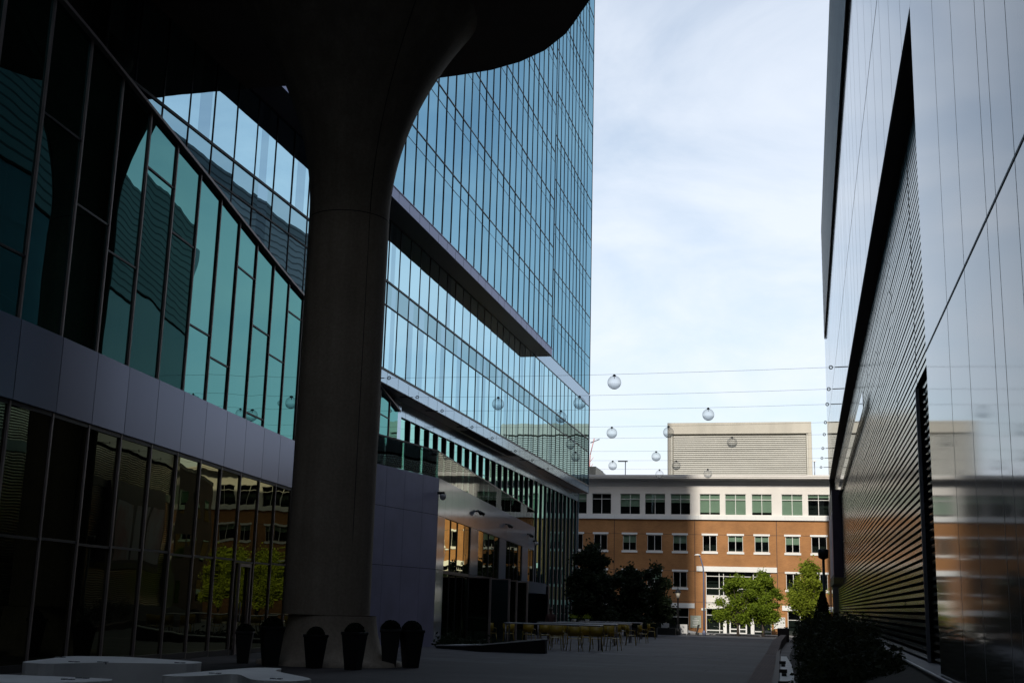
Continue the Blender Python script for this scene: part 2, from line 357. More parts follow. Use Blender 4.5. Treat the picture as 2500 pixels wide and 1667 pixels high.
# ------------------------------------------------------------------ ground
def sheet(name, x0, x1, ys, mat, dz=0.):
    b = MB()
    for a, c in zip(ys, ys[1:]): b.face([(x0, a, gz(a)+dz), (x1, a, gz(a)+dz), (x1, c, gz(c)+dz), (x0, c, gz(c)+dz)])
    return tag(b.build(name, mat, loc=(0, 0, 0)), kind='structure')
sheet('ground', -900, 900, [-400, 25, 65, 131, 1800], 'asphalt', -.03)
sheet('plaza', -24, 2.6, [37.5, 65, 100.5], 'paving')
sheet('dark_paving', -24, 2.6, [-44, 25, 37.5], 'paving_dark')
sheet('bounce_paving', -15.5, 1.85, [-43, 14.5], 'bounce_pale', .006)  # unseen pale ground, added to bounce light onto column and benches
sheet('pavement', -60, 45, [122.5, 130.98], 'sidewalk', .05)
b = MB(); b.face([(-60, 122.5, gz(122.5)-.02), (45, 122.5, gz(122.5)-.02), (45, 122.5, gz(122.5)+.05), (-60, 122.5, gz(122.5)+.05)])
tag(b.build('kerb', 'sidewalk'), kind='structure')
# brick edging band, pale strip and planting bed along the metal building
def band(name, pts0, pts1, mat, dz):
    b = MB()
    for i in range(len(pts0)-1):
        (a0, y0), (a1, y1) = pts0[i], pts0[i+1]; (c0, _), (c1, _) = pts1[i], pts1[i+1]
        b.face([(a0, y0, gz(y0)+dz), (c0, y0, gz(y0)+dz), (c1, y1, gz(y1)+dz), (a1, y1, gz(y1)+dz)])
    return tag(b.build(name, mat, loc=(0, 0, 0)), kind='structure')
b = MB(); b.face([(-10.2, 52.2, gz(52.2)+.006), (-3.2, 52.2, gz(52.2)+.006), (-3.2, 52.75, gz(52.75)+.006), (-10.2, 52.75, gz(52.75)+.006)])
tag(b.build('paving_strip', 'sidewalk', loc=(0, 0, 0)), kind='structure')
band('brick_path', [(-1.25, 8), (-1.35, 25), (-1.75, 45), (-2.0, 62)], [(-.62, 8), (-.74, 25), (-1.12, 45), (-1.5, 62)], 'brick_edge', .012)
band('concrete_path', [(-.42, 8), (-.62, 25), (-.95, 45), (-1.2, 58)], [(-.1, 8), (-.2, 25), (-.55, 45), (-.95, 58)], 'bench', .02)
b = MB()
ys = [8, 25, 40, 60, 80, 100]
for a, c in zip(ys, ys[1:]):
    xa, xc = (-.2-.018*(y-25) if y < 60 else -.85 for y in (a, c))
    b.face([(xa, a, gz(a)+.04), (.3+xa, a, .28+gz(a)), (.3+xc, c, .28+gz(c)), (xc, c, gz(c)+.04)])
    b.face([(.3+xa, a, .28+gz(a)), (1.9, a, .74), (1.9, c, .74), (.3+xc, c, .28+gz(c))])
tag(b.build('soil_bed', 'soil', loc=(0, 0, 0)), kind='structure')

# ------------------------------------------------------------------ glass tower
TW = thing('glass_tower', (-22, 60, 0), 'tall blue glass tower over a two storey glass podium along the left of the plaza', 'tower')
b = MB(); b.box(-45, -18.95, -45, 107.1, 11.6, 72.5).box(-45, -20.0, -45, 107.05, -1, 11.6).box(-18.95, -17.75, -45, 84.3, 19.4, 72.5).box(-45, -13.35, -62, -45, -1, 111, 1).box(-13.35, 40, -62, -45, -1, 81, 1)  # last two boxes: unseen rear wing added to block the sun
b.build('wall', ['dark', 'bounce_pale'], TW)  # pale second material lets the added wing bounce light forward
zst = [19.87, 23.71, 27.49, 31.2]+[31.2+3.76*i for i in range(1, 12)]
panes = []
def tower_pane(X, y0, y1, z0, z1): panes.append(((((y0+y1)/2)**2+z0*z0)/(X*X), X, y0, y1, z0, z1))
ny = [50.36+1.549*k for k in range(-4, 23)]
ny[-1] = 84.44
for a, c in zip(ny, ny[1:]):
    for z0, z1 in zip(zst[:13], zst[1:14]): tower_pane(-17.65, a, c, z0, z1)
fy = [84.5+1.54*k for k in range(0, 15)]; fy[-1] = 107.2; fy = [y for y in fy if y <= 107.2]
for a, c in zip(fy, fy[1:]):
    for z0, z1 in zip([20.4]+zst[1:13], zst[1:14]): tower_pane(-18.8, a, c, z0, z1)
panes.sort()
rest = MB()
def quadX(b, X, y0, y1, z0, z1, tilt=0., mi=0):
    t1 = random.uniform(-tilt, tilt); t2 = random.uniform(-tilt, tilt)
    return b.face([(X+t1, y0, z0), (X-t1, y1, z0), (X-t1+t2, y1, z1), (X+t1+t2, y0, z1)][::1], mi)
# winding so that normals face +X
def paneX(b, X, y0, y1, z0, z1, tilt=.004, mi=0):
    a, c, e = (random.uniform(-tilt, tilt) for _ in range(3))
    return b.face([(X+a, y0, z0), (X+c, y1, z0), (X+c+e, y1, z1), (X+a+e, y0, z1)], mi)
for i, (k, X, y0, y1, z0, z1) in enumerate(panes):
    bb = MB() if i < 100 else rest
    paneX(bb, X, y0+.02, y1-.02, z0+.02, z1-.02, .005)
    if i < 100: bb.build('window_pane', 'tower_glass', TW)
for a, c in [(-44, 44.16)]:
    y = a
    while y < c-.1:
        for z0, z1 in zip(zst[:-1], zst[1:]): paneX(rest, -17.65, y+.02, min(y+3.1, c)-.02, z0+.02, z1-.02)
        y += 3.1
for y0, y1 in [(44.16, 84.4), (84.4, 107.2)]:
    X = -17.65 if y1 < 90 else -18.8; y = y0
    while y < y1-.1:
        for z0, z1 in zip(zst[13:-1], zst[14:]): paneX(rest, X, y+.02, min(y+1.55, y1)-.02, z0+.02, z1-.02)
        y += 1.55
tag(rest.build('upper_glazing', 'tower_glass', TW), kind='stuff')
b = MB()
for X, ylist, zb in ((-17.65, ny, 19.87), (-18.8, fy, 20.4)):
    for y in ylist: b.box(X-.04, X+.035, y-.017, y+.017, zb, 72.5)
    for z in [zb]+zst[1:15]:
        b.box(X-.04, X+.03, ylist[0], ylist[-1], z-.024, z+.028); b.box(X-.04, X+.012, ylist[0], ylist[-1], z-.80, z-.775) if z > 21 else None
b.build('mullion', 'mullion', TW)
b = MB(); b.box(-17.75, -17.6, -44, 84.5, 19.3, 19.82).box(-17.62, -17.57, -44, 84.5, 19.82, 19.86)
y = 45.
while y < 84: b.box(-17.602, -17.597, y-.012, y+.012, 19.31, 19.81, 1); y += 1.55
b.build('fascia', ['metal_band', 'mullion'], TW)
b = MB(); b.box(-18.95, -17.66, -44, 84.48, 19.285, 19.298); b.build('soffit', 'tower_soffit', TW)
b = MB(); b.box(-18.95, -17.66, 84.36, 84.5, 19.30, 72.5); b.build('end_panel', 'metal_band', TW)
b = MB(); b.box(-18.95, -18.79, 84.5, 107.2, 19.3, 20.34); b.build('spandrel_panel', 'metal_light', TW)
# podium glazing, bays of 1.6 m
pp = []; prow = [(12.12, 15.13, 0), (15.13, 16.28, 1), (16.28, 19.27, 0)]
py = [27.9+1.607*k for k in range(50)]; py[-1] = 107.15; py = [y for y in py if y <= 107.16]
stripes = {}
for i, (a, c) in enumerate(zip(py, py[1:])):
    for r_, (z0, z1, sp_) in enumerate(prow): pp.append((((a+c)/2)**2 if a > 50 or a < 42 else 1e5, i, a, c, z0, z1, sp_, r_))
rr = random.Random(5)
low_s = {i: (rr.uniform(.0, .5), rr.uniform(.35, .5)) for i in range(60) if rr.random() < .34}
up_s = {i: (rr.uniform(.0, .5), rr.uniform(.35, .5)) for i in range(60) if rr.random() < .34}
pp.sort(); rest = MB()
for n_, (k, i, a, c, z0, z1, sp_, r_) in enumerate(pp):
    S = (low_s if r_ < 2 else up_s).get(i); W = c-a
    bb = MB() if n_ < 100 else rest
    m0, m1 = (2, 1) if sp_ else (0, 1)
    if S:
        u0 = a+.015+S[0]*W; u1 = u0+S[1]*W; u1 = min(u1, c-.015)
        if S[0]*W > .05: paneX(bb, -18.8, a+.015, u0, z0+.015, z1-.015, .0, m0)
        else: u0 = a+.015
        paneX(bb, -18.8, u0, u1, z0+.015, z1-.015, .0, m1)
        if c-.015-u1 > .05: paneX(bb, -18.8, u1, c-.015, z0+.015, z1-.015, .0, m0)
    else: paneX(bb, -18.8, a+.015, c-.015, z0+.015, z1-.015, .006, m0)
    if n_ < 100: bb.build('spandrel_pane' if sp_ else 'window_pane', ['podium_glass', 'podium_dark', 'spandrel_glass'], TW)
tag(rest.build('podium_glazing', ['podium_glass', 'podium_dark', 'spandrel_glass'], TW), kind='stuff')
b = MB()
for y in py: b.box(-18.84, -18.775, y-.02, y+.02, 12.1, 19.27)
for z, h in ((12.1, .06), (15.13, .025), (16.28, .045), (19.27, .02)): b.box(-18.84, -18.76, 27.9, 107.17, z-h, z+h)
b.build('podium_mullion', 'mullion', TW)
b = MB(); b.box(-18.95, -18.77, 27, 107.2, 11.47, 12.03)
y = 30.
while y < 107: b.box(-18.772, -18.767, y-.01, y+.01, 11.48, 12.02, 1); y += 1.607
b.build('podium_fascia', ['metal_light', 'mullion'], TW)
b = MB(); b.box(-18.83, -18.745, 27, 107.2, 11.40, 11.46); b.build('drip_edge', 'dark_brown', TW)
b = MB(); b.box(-20.0, -18.84, 27, 107.1, 11.44, 11.6); b.build('podium_soffit', 'soffit_metal', TW)
b = MB(); b.box(-19.5, -18.86, 67.5, 79.5, 11.425, 11.438)
for k in range(7): b.box(-19.5, -18.86, 67.5+2*k-.02, 67.5+2*k+.02, 11.418, 11.424, 1)
b.build('soffit_grille', ['dark_brown', 'mullion'], TW)
b = MB(); b.box(-20.0, -19.65, 56.9, 107.1, 10.7, 11.44)
y = 58.
while y < 107: b.box(-19.652, -19.647, y-.01, y+.01, 10.71, 11.43, 1); y += 1.63
b.build('header_band', ['metal_light', 'mullion'], TW)
# recessed window wall with fins
fyy = [57.15+1.634*k for k in range(31)]
for k, y in enumerate(fyy):
    y1 = fyy[k+1] if k+1 < len(fyy) else 107.05
    zb = 7.1 if y < 88 else gz(y)-.05
    bb = MB(); ln = .04 if zb > 5 else 0
    bb.face([(-19.735, y+.04, zb), (-19.735, y1-.04, zb), (-19.735-ln, y1-.04, 10.68), (-19.735-ln, y+.04, 10.68)])
    for t in (9.55-(k % 2)*.5, 8.3): bb.box(-19.76, -19.745, y+.04, y1-.04, t-.02, t+.02, 1)
    if zb < 5:
        for t in (6.6, 5.0, 2.4): bb.box(-19.76, -19.745, y+.04, y1-.04, t-.03, t+.03, 1)
    bb.build('window_pane', ['fin_glass', 'mullion'], TW)
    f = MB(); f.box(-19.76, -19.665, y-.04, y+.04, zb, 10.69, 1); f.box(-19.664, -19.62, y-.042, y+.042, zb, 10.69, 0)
    f.build('fin', ['fin', 'fin_side'], TW)
b = MB(); b.box(-20, -19.5, 55.9, 56.9, 7.1, 11.43); b.build('jamb_panel', 'metal_light', TW)
b = MB(); b.box(-19.99, -19.62, 107.05, 107.2, gz(107), 11.44); b.box(-18.95, -18.74, 107.17, 107.25, 11.4, 20.3); b.build('corner_trim', 'metal_light', TW)

# ------------------------------------------------------------------ curved glass building with terrace
CB = thing('curved_building', (-18, 45, 0), 'low curved dark glass building with a violet grey band and a roof terrace', 'building')
ZB, ZT = 5.54, 7.24
gp = [(-15.6, 9.3), (-15.62, 11), (-15.64, 12.8), (-15.66, 14.5), (-15.7, 16.3), (-15.77, 18.1), (-15.86, 19.85), (-15.97, 21.6), (-16.13, 23.35), (-16.32, 25.06), (-16.52, 26.8), (-16.71, 28.6), (-16.9, 30.33), (-17.1, 32.06), (-17.31, 33.8), (-17.52, 35.57), (-17.73, 37.39), (-17.91, 39.11), (-18.07, 40.8), (-18.22, 42.5)]
up = gp+[(-18.42, 44.3), (-18.6, 46), (-18.76, 47.8), (-18.92, 49.5), (-19.08, 51.2), (-19.22, 52.9), (-19.34, 54.6), (-19.46, 56.3)]
def ztop(y): return 14.63-(y-21.7)*.104 if y < 52 else 11.48-(y-52)*.155
def pane_seg(b, p, q, z0, z1, zt=None, inset=.0, mi=0, tilt=.0):
    zt = zt or (z1, z1); d = Vector((q[0]-p[0], q[1]-p[1])); L_ = d.length; d.normalize(); n = Vector((d.y, -d.x))
    P = Vector(p)+d*inset; Q = Vector(q)-d*inset; a, c = random.uniform(-tilt, tilt), random.uniform(-tilt, tilt)
    P1 = P+n*a; Q1 = Q+n*c; e = random.uniform(-tilt, tilt)
    return b.face([(P1.x, P1.y, z0), (Q1.x, Q1.y, z0), (Q1.x+n.x*e, Q1.y+n.y*e, zt[1]), (P1.x+n.x*e, P1.y+n.y*e, zt[0])], mi)
def bar_seg(b, p, q, z, h, out=.05, mi=0):
    b.wall(p, q, z-h, z+h, out, out+.06, mi)
def post(b, p, nxt, z0, z1, wd=.03, out=.05, inn=.05, mi=0):
    d = Vector((nxt[0]-p[0], nxt[1]-p[1])).normalized(); P = Vector(p)
    b.wall(P-d*wd, P+d*wd, z0, z1, out, out+inn, mi)
# upper windows
hts = [11.9, 9.2, 12.6, 10.4, 8.6, 11.4, 9.8]
for i, (p, q) in enumerate(zip(up, up[1:])):
    bb = MB(); pane_seg(bb, p, q, ZT, 0, (ztop(p[1])-.03, ztop(q[1])-.03), .02, 0, .006)
    wnd = bb.build('upper_window', 'near_glass', CB)
    fr = MB(); post(fr, p, q, ZT, ztop(p[1])-.02)
    h = hts[(i*3) % 7]; h = min(h, ztop(q[1])-.9) if h > ztop(q[1])-.9 else h
    bar_seg(fr, p, q, h, .025, .03, 1)
    if i % 3 == 0 and h > 10: bar_seg(fr, p, q, h-2.9, .025, .03, 1)
    fr2 = fr.build('frame', ['frame_brown', 'mullion'], CB); fr2.parent = wnd; 
    WLOC[wnd.name] = WLOC[CB.name]
b = MB()
for p, q in zip(up, up[1:]): b.wall(p, q, (ztop(p[1])-.03, ztop(q[1])-.03), (ztop(p[1])+.05, ztop(q[1])+.05), .14, .4)
b.build('coping', 'frame_brown', CB)
b = MB()
for p, q in zip(up, up[1:]):
    if q[1] < 50: b.face([(p[0]-.2, p[1], ztop(p[1])-.05), (q[0]-.2, q[1], ztop(q[1])-.05), (-19.0, q[1], ztop(q[1])-.05), (-19.0, p[1], ztop(p[1])-.05)])
b.build('roof', 'dark', CB)
# band and ground floor
b = MB()
for i, (p, q) in enumerate(zip(gp, gp[1:])):
    d = Vector((q[0]-p[0], q[1]-p[1])).normalized(); P = Vector(p)+d*.012; Q = Vector(q)-d*.012
    b.wall(P, Q, ZB, ZT, .09, .3); b.wall(p, q, ZB+.01, ZT-.01, .06, .1, 1)
b.build('spandrel_band', ['metal_band', 'mullion'], CB)
for i, (p, q) in enumerate(zip(gp, gp[1:])):
    bb = MB(); pane_seg(bb, p, q, gz(p[1])+.02, ZB, None, .02, 0, .008)
    wnd = bb.build('ground_window', 'near_low_glass', CB); WLOC[wnd.name] = WLOC[CB.name]
    fr = MB(); post(fr, p, q, gz(p[1]), ZB-.02); bar_seg(fr, p, q, 2.75+(i % 3)*.02, .03, .03, 1); bar_seg(fr, p, q, ZB-.05, .05, .04, 1)
    bar_seg(fr, p, q, gz(p[1])+.08, .08, .05, 1)
    fr.build('frame', ['frame_brown', 'mullion'], wnd)
p, q = gp[15], gp[16]
d = Vector((q[0]-p[0], q[1]-p[1])).normalized(); A = Vector(p)+d*.35; B2 = Vector(p)+d*1.45
b = MB(); b.wall(A, A+d*.09, gz(35), 2.7, .1, .08); b.wall(B2-d*.09, B2, gz(35), 2.7, .1, .08); b.wall(A+d*.09, B2-d*.09, 2.6, 2.7, .1, .08); b.wall(A+d*.09, B2-d*.09, gz(35), gz(35)+.3, .1, .08)
dr = b.build('door', 'frame_brown', CB); WLOC[dr.name] = WLOC[CB.name]
b = MB(); b.wall(A+d*.14, A+d*.17, .9, 1.5, .15, .04); b.build('handle', 'steel', dr)
# solid wall under the terrace
wp = [(-18.22, 42.5), (-18.0, 43.6), (-17.75, 45.2), (-17.47, 46.9), (-17.19, 48.62), (-16.92, 50.27), (-16.64, 52.0), (-16.38, 53.6)]
b = MB()
for p, q in zip(wp, wp[1:]):
    d = Vector((q[0]-p[0], q[1]-p[1])).normalized(); P = Vector(p)+d*.01; Q = Vector(q)-d*.01
    for z0, z1 in ((gz(50)-.2, 3.1), (3.1, ZB), (ZB, ZT)): b.wall(P, Q, z0+.012, z1-.012, 0, .2)
    b.wall(p, q, gz(50)-.2, ZT-.02, -.03, .2, 1)
b.build('clad_wall', ['wall_panel', 'mullion'], CB)
# plaza side of the pavilion
c0 = Vector((-16.38, 53.6)); dd = Vector((math.sin(R(-5.2)), math.cos(R(-5.2)))); 
def sp_(y): return c0+dd*((y-53.6)/dd.y)
YE = 89.0
b = MB(); y = 53.6
while y < YE-.1:
    y1 = min(y+1.63, YE); b.wall(sp_(y+.008), sp_(y1-.008), ZB, ZT, 0, .3); b.wall(sp_(y), sp_(y1), ZB, ZT-.02, -.02, .25, 1); y = y1
wins = [(55.3, 62.3), (64.65, 72.3), (74.9, 82.5), (85.4, 88.7)]
edges = [53.6]+[v for w_ in wins for v in w_]+[YE]
for a, c in zip(edges[::2], edges[1::2]):
    b.wall(sp_(a), sp_(c), 3.1, ZB-.015, 0, .5); b.wall(sp_(a), sp_(c), gz(70)-.3, 3.08, 0, .5)
b.build('pavilion_wall', ['pav_metal', 'mullion'], CB)
for a, c in wins:
    bb = MB(); n = max(2, round((c-a)/1.7))
    for k in range(n): pane_seg(bb, sp_(a+(c-a)*k/n)+Vector((-.07, 0)), sp_(a+(c-a)*(k+1)/n)+Vector((-.07, 0)), gz(70)-.2, ZB-.02, None, .012, 0, .01)
    wnd = bb.build('pavilion_window', 'pav_glass', CB); WLOC[wnd.name] = WLOC[CB.name]
    fr = MB()
    for k in range(n+1): P = sp_(a+(c-a)*k/n)+Vector((-.07, 0)); fr.wall(P-dd*.02, P+dd*.02, gz(70)-.2, ZB-.02, .03, .06)
    fr.wall(sp_(a)+Vector((-.07, 0)), sp_(c)+Vector((-.07, 0)), 2.95, 3.1, .04, .06)
    fr.wall(sp_(c-.12), sp_(c-.0), gz(70)-.2, ZB-.02, -.02, .3)
    fr.build('frame', 'mullion', wnd)
b = MB(); b.prism([(-16.6, 53.7), (-19.6, 88.9), (-19.9, 88.9), (-19.6, 56.4), (-18.5, 44), (-18.1, 44)], 6.9, 7.1); b.build('terrace_floor', 'soffit', CB)
# balustrade of the terrace
def off(p, k): return Vector(p)+Vector((-k, 0))
b = MB(); rail = MB(); posts = MB()
tp = [Vector(x) for x in wp[1:]]
for p, q in zip(tp, tp[1:]): b.wall(p+(q-p).normalized()*.02, q-(q-p).normalized()*.02, ZT+.02, 8.45, -.08, .02); rail.wall(p, q, 8.45, 8.51, -.05, .07)
b.build('balustrade_glass', 'balustrade', CB)
b = MB(); y = 53.6
while y < YE-.1:
    y1 = min(y+1.63, YE); b.wall(sp_(y+.02), sp_(y1-.02), ZT+.02, 8.45, -.08, .02); y = y1
b.build('balustrade_glass', 'balustrade', CB)
rail.wall(sp_(53.55), sp_(YE), 8.45, 8.49, -.06, .05)
rail.build('handrail', 'frame_brown', CB)
# folding glass patio doors and door canopy of the pavilion
b = MB()
for k, (a, ang, wd) in enumerate([(61.9, 74, 1.3), (65.2, 78, 1.8), (69.5, 66, 1.8), (73.2, 80, 1.7), (85.0, 70, 1.8)]):
    P = sp_(a); e = Vector((math.cos(R(90-ang)), -math.sin(R(90-ang))))
    bb = MB(); bb.wall(P+Vector((.05, 0)), P+e*wd, gz(70), 2.9, 0, .05); 
    dr = bb.build('folding_door', 'dark_glass', CB); WLOC[dr.name] = WLOC[CB.name]
    fr = MB(); fr.wall(P+e*(wd), P+e*(wd+.09), gz(70), 2.96, .02, .09); fr.wall(P+Vector((.05, 0)), P+e*wd, 2.9, 2.96, .02, .09); fr.build('frame', 'frame_brown', dr)
b = MB(); P = sp_(75.2); Q = sp_(84.2)
b.wall(P, Q, 2.35, 3.05, 1.5, 1.48); b.build('door_canopy', 'pav_metal', CB)
b = MB(); b.wall(sp_(84.3), sp_(85.2), 2.1, 2.9, 1.6, .6); b.build('heater_box', 'mullion', CB)

# ------------------------------------------------------------------ polished metal building on the right
RB = thing('metal_building', (2.6, 50, 0), 'polished grey metal clad building with a long recessed louvre screen on the right', 'building')
X0, RT = 1.9, 11.55
b = MB(); b.box(2.62, 26, -45, 97.4, -1, 30.9).box(1.95, 2.62, -45, 93.9, 22.5, 30.9); b.build('core_wall', 'dark', RB)
b = MB()
def joints(b, ylist, z0, z1):
    for y in ylist: b.box(X0-.0015, X0+.01, y-.005, y+.0055, z0, z1, 1)
b.box(X0, 2.6, -45, 97.5, RT, 30.8)
jy = [-20, -5]; y = 5.
rj = random.Random(3)
while y < 97: jy.append(y); y += rj.choice([1.25, 2.5, 2.5, 3.1])
joints(b, jy, RT, 22.1)
b.box(X0-.004, X0+.01, -45, 97.5, 15.45, 15.47, 1)
b.build('wall_panel', ['metal_wall', 'joint_grey'], RB)
b = MB(); b.box(X0, 2.6, -45, 19.42, .8, RT-.01); joints(b, [16.43, 14.59, 12.7, 12.07, 10.94, 9.2, 7.5], .8, RT-.01)
b.build('wall_panel', ['metal_wall', 'joint_grey'], RB)
b = MB(); b.box(X0, 2.6, 95.5, 97.5, -1, RT-.01); b.build('wall_panel', 'metal_wall', RB)
b = MB(); b.box(X0-.007, X0-.001, -45, 19.42, 5.685, 5.712); b.build('trim_bar', 'mullion', RB)
b = MB(); b.box(X0-.005, 2.6, -45, 95.5, -1, .78); b.build('plinth', 'soffit', RB)
b = MB(); b.tube([(X0-.05, 6, .8), (X0-.05, 19.5, .8), (X0-.03, 27, .8)], .025); b.build('base_pipe', 'bench', RB)
b = MB(); b.box(1.93, 2.6, 19.45, 95.45, RT-.04, RT-.012); b.build('recess_soffit', 'dark_brown', RB)
b = MB(); b.box(2.5, 2.6, 19.45, 95.45, .79, RT-.05); b.build('recess_back', 'dark', RB)
def slat(b, a, c, z, x, o=0., h=.078, dp=.12):
    b.face([(x+o, a, z), (x+o, c, z), (x+o-.004, c, z+h), (x+o-.004, a, z+h)], 0)
    b.face([(x+o, a, z), (x+o, c, z), (x+dp, c, z+.012), (x+dp, a, z+.012)], 1)  # underside coloured near black to stand for its shade
    b.face([(x+o-.004, a, z+h), (x+o-.004, c, z+h), (x+dp, c, z+h), (x+dp, a, z+h)], 0)
b = MB(); z = .84; rl = random.Random(9)
while z < RT-.12:
    cuts = [25.4]+[25.4+6*k+rl.uniform(-1, 1) for k in range(1, 12)]+[95.4]
    for a, c in zip(cuts, cuts[1:]): slat(b, a+.012, c-.012, z, 2.28, rl.uniform(-.006, .006))
    z += .15
b.build('louver_screen', ['louver', 'dark'], RB)
b = MB(); z = .84
while z < RT-.12:
    slat(b, 19.5, 25.28, z, 2.38 if z < 6.1 else 2.28, 0, .06 if z < 6.1 else .078, .1); z += .15
b.build('louver_screen', ['louver', 'dark'], RB)
b = MB(); b.box(2.24, 2.31, 25.3, 25.38, .79, 6.15); b.build('louver_post', 'fin', RB)
b = MB(); b.box(2.1, 2.125, 44, 95.4, 8.75, 9.35); b.build('recess_fascia', 'metal_wall', RB)
# ribbed upper storey, projecting
b = MB(); b.box(1.79, 1.89, -45, 94, 22.25, 31)
for k in range(1, 17): b.box(1.786, 1.80, -45, 94, 22.25+.53*k-.06, 22.25+.53*k+.06, 1)
b.build('ribbed_cladding', ['corrug', 'joint_dark'], RB)
b = MB(); b.box(1.81, 1.89, -45, 93.9, 22.15, 22.24); b.build('ribbed_soffit', 'dark', RB)

# poster boards fixed in front of the louvres
PB = thing('poster_board', (1.95, 85.5, 3.8), 'big dark framed poster board projecting from the louvre wall at the far end', 'billboard')
b = MB(); b.box(1.72, 2.27, 80, 91.5, 3.8, 9.3); b.build('frame', 'banner_frame', PB)
for a in (80.3, 84.1, 87.9):
    b = MB(); b.box(1.705, 1.718, a, a+3.3, 4.0, 8.0); b.build('poster', 'poster', PB)
b = MB(); b.box(1.69, 2.27, 80, 91.5, 3.4, 3.79); b.build('sill_board', 'timber', PB)
AX = thing('brown_annex', (9, 109, gz(109)), 'dark brown low building past the metal one, seen mirrored in the dark glass', 'building')
b = MB(); holes = []
b.box(2.75, 24, 99, 119, -1.5, 12.4).box(2.7, 24.1, 98.9, 119.1, 12.4, 12.75, 1); b.build('wall', ['annex_brick', 'mullion'], AX)
for k in range(4):
    for z in (1.0, 4.8, 8.6): b = MB(); b.box(2.72, 2.76, 101+4.6*k, 103.4+4.6*k, z, z+2); b.build('window', 'dark_glass', AX)

# ------------------------------------------------------------------ brick office building
BB = thing('brick_building', (-10, 131, gz(131)), 'four storey orange brick office building with a white top floor closing the plaza', 'building')
YB = 131.
top_w, mid_w = [], []
for g in range(-6, 6):
    x = -19.44+8.55*g
    top_w += [(x, x+2.18), (x+2.68, x+4.89), (x+5.46, x+7.58)]
    mid_w += [(x+.32, x+1.78), (x+2.96, x+4.51), (x+5.72, x+7.18)]
top_w = [w_ for w_ in top_w if -69 < w_[0] and w_[1] < 29]; mid_w = [w_ for w_ in mid_w if -69 < w_[0] and w_[1] < 29]
def holed(b, x0, x1, z0, z1, holes, Y, mi=0, depth=.25):
    xs = sorted({x0, x1, *[h[0] for h in holes], *[h[1] for h in holes]}); zs = sorted({z0, z1, *[h[2] for h in holes], *[h[3] for h in holes]})
    for a, c in zip(xs, xs[1:]):
        for e, f in zip(zs, zs[1:]):
            if any(h[0] <= a and c <= h[1] and h[2] <= e and f <= h[3] for h in holes): continue
            b.face([(a, Y, e), (c, Y, e), (c, Y, f), (a, Y, f)], mi)
    for h in holes:
        a, c, e, f = h
        b.face([(a, Y, e), (a, Y+depth, e), (a, Y+depth, f), (a, Y, f)][::-1], mi); b.face([(c, Y, e), (c, Y+depth, e), (c, Y+depth, f), (c, Y, f)], mi)
        b.face([(a, Y, f), (c, Y, f), (c, Y+depth, f), (a, Y+depth, f)][::-1], mi); b.face([(a, Y, e), (c, Y, e), (c, Y+depth, e), (a, Y+depth, e)], mi)
ENT = (-10.3, -3.6, -1.2, 5.45)
shop = [(-15.7, -12.1, -1.2, 1.62), (-22.3, -17.2, -1.2, 1.62), (-31, -25, -1.2, 1.62), (-1.95, 1.8, -1.2, 1.62), (6, 12, -1.2, 1.62)]
h3 = [(a, c, 7.55, 9.2) for a, c in mid_w]
h2 = [(a, c, 3.77, 5.38) for a, c in mid_w if not (-11.2 < (a+c)/2 < -3.0)]
b = MB(); holed(b, -70, 30, -1.6, 10.86, h3+h2+[ENT]+shop, YB)
for x in (-62.8, -54.2, -45.7, -37.1, -28.6, -20.05, -11.42, -2.91, 5.7, 14.2): b.box(x-.03, x+.03, YB-.004, YB+.01, -1, 10.8, 1)
for z in (9.3, 5.48, 2.3): b.box(-70, 30, YB-.003, YB+.01, z-.02, z+.02, 1)
b.build('brick_wall', ['brick', 'dark_brown'], BB)
b = MB(); holed(b, -70, 30, 11.31, 14.36, [(a, c, 11.38, 13.6) for a, c in top_w], YB-.02); b.build('upper_wall', 'white', BB)
b = MB(); b.box(-70, 30, YB-.26, YB+.1, 10.87, 11.3)
for x in range(-68, 30, 3): b.box(x-.008, x+.008, YB-.263, YB-.2, 10.88, 11.29, 1)
b.build('string_course', ['white_trim', 'frieze'], BB)
b = MB(); b.box(-70, 30, YB-.05, YB+.3, 14.37, 14.56).box(-70, 30, YB-.10, YB+.3, 14.565, 15.02).box(-70, 30, YB-.6, YB+.3, 15.02, 15.12).box(-70, 30, YB-1.35, YB+.3, 15.125, 15.3, 1).box(-70, 30, YB-1.42, YB+.3, 15.303, 15.5, 1)
b.build('cornice', ['frieze', 'white'], BB)  # lower courses coloured grey to add to the cornice's shade
b = MB(); b.box(-70, 30, YB+.31, YB+25, 15.0, 15.2).box(-70, 30, YB+1.6, YB+1.7, -1.6, 14.9, 1).box(-70, 30, YB+.3, YB+1.6, 10.9, 11.1, 1).box(-70, 30, YB+.3, YB+1.6, 6.4, 6.6, 1).box(-70, 30, YB+24.9, YB+25, -1, 15)
b.build('roof', ['frieze', 'office_dark'], BB)
rw = random.Random(4)
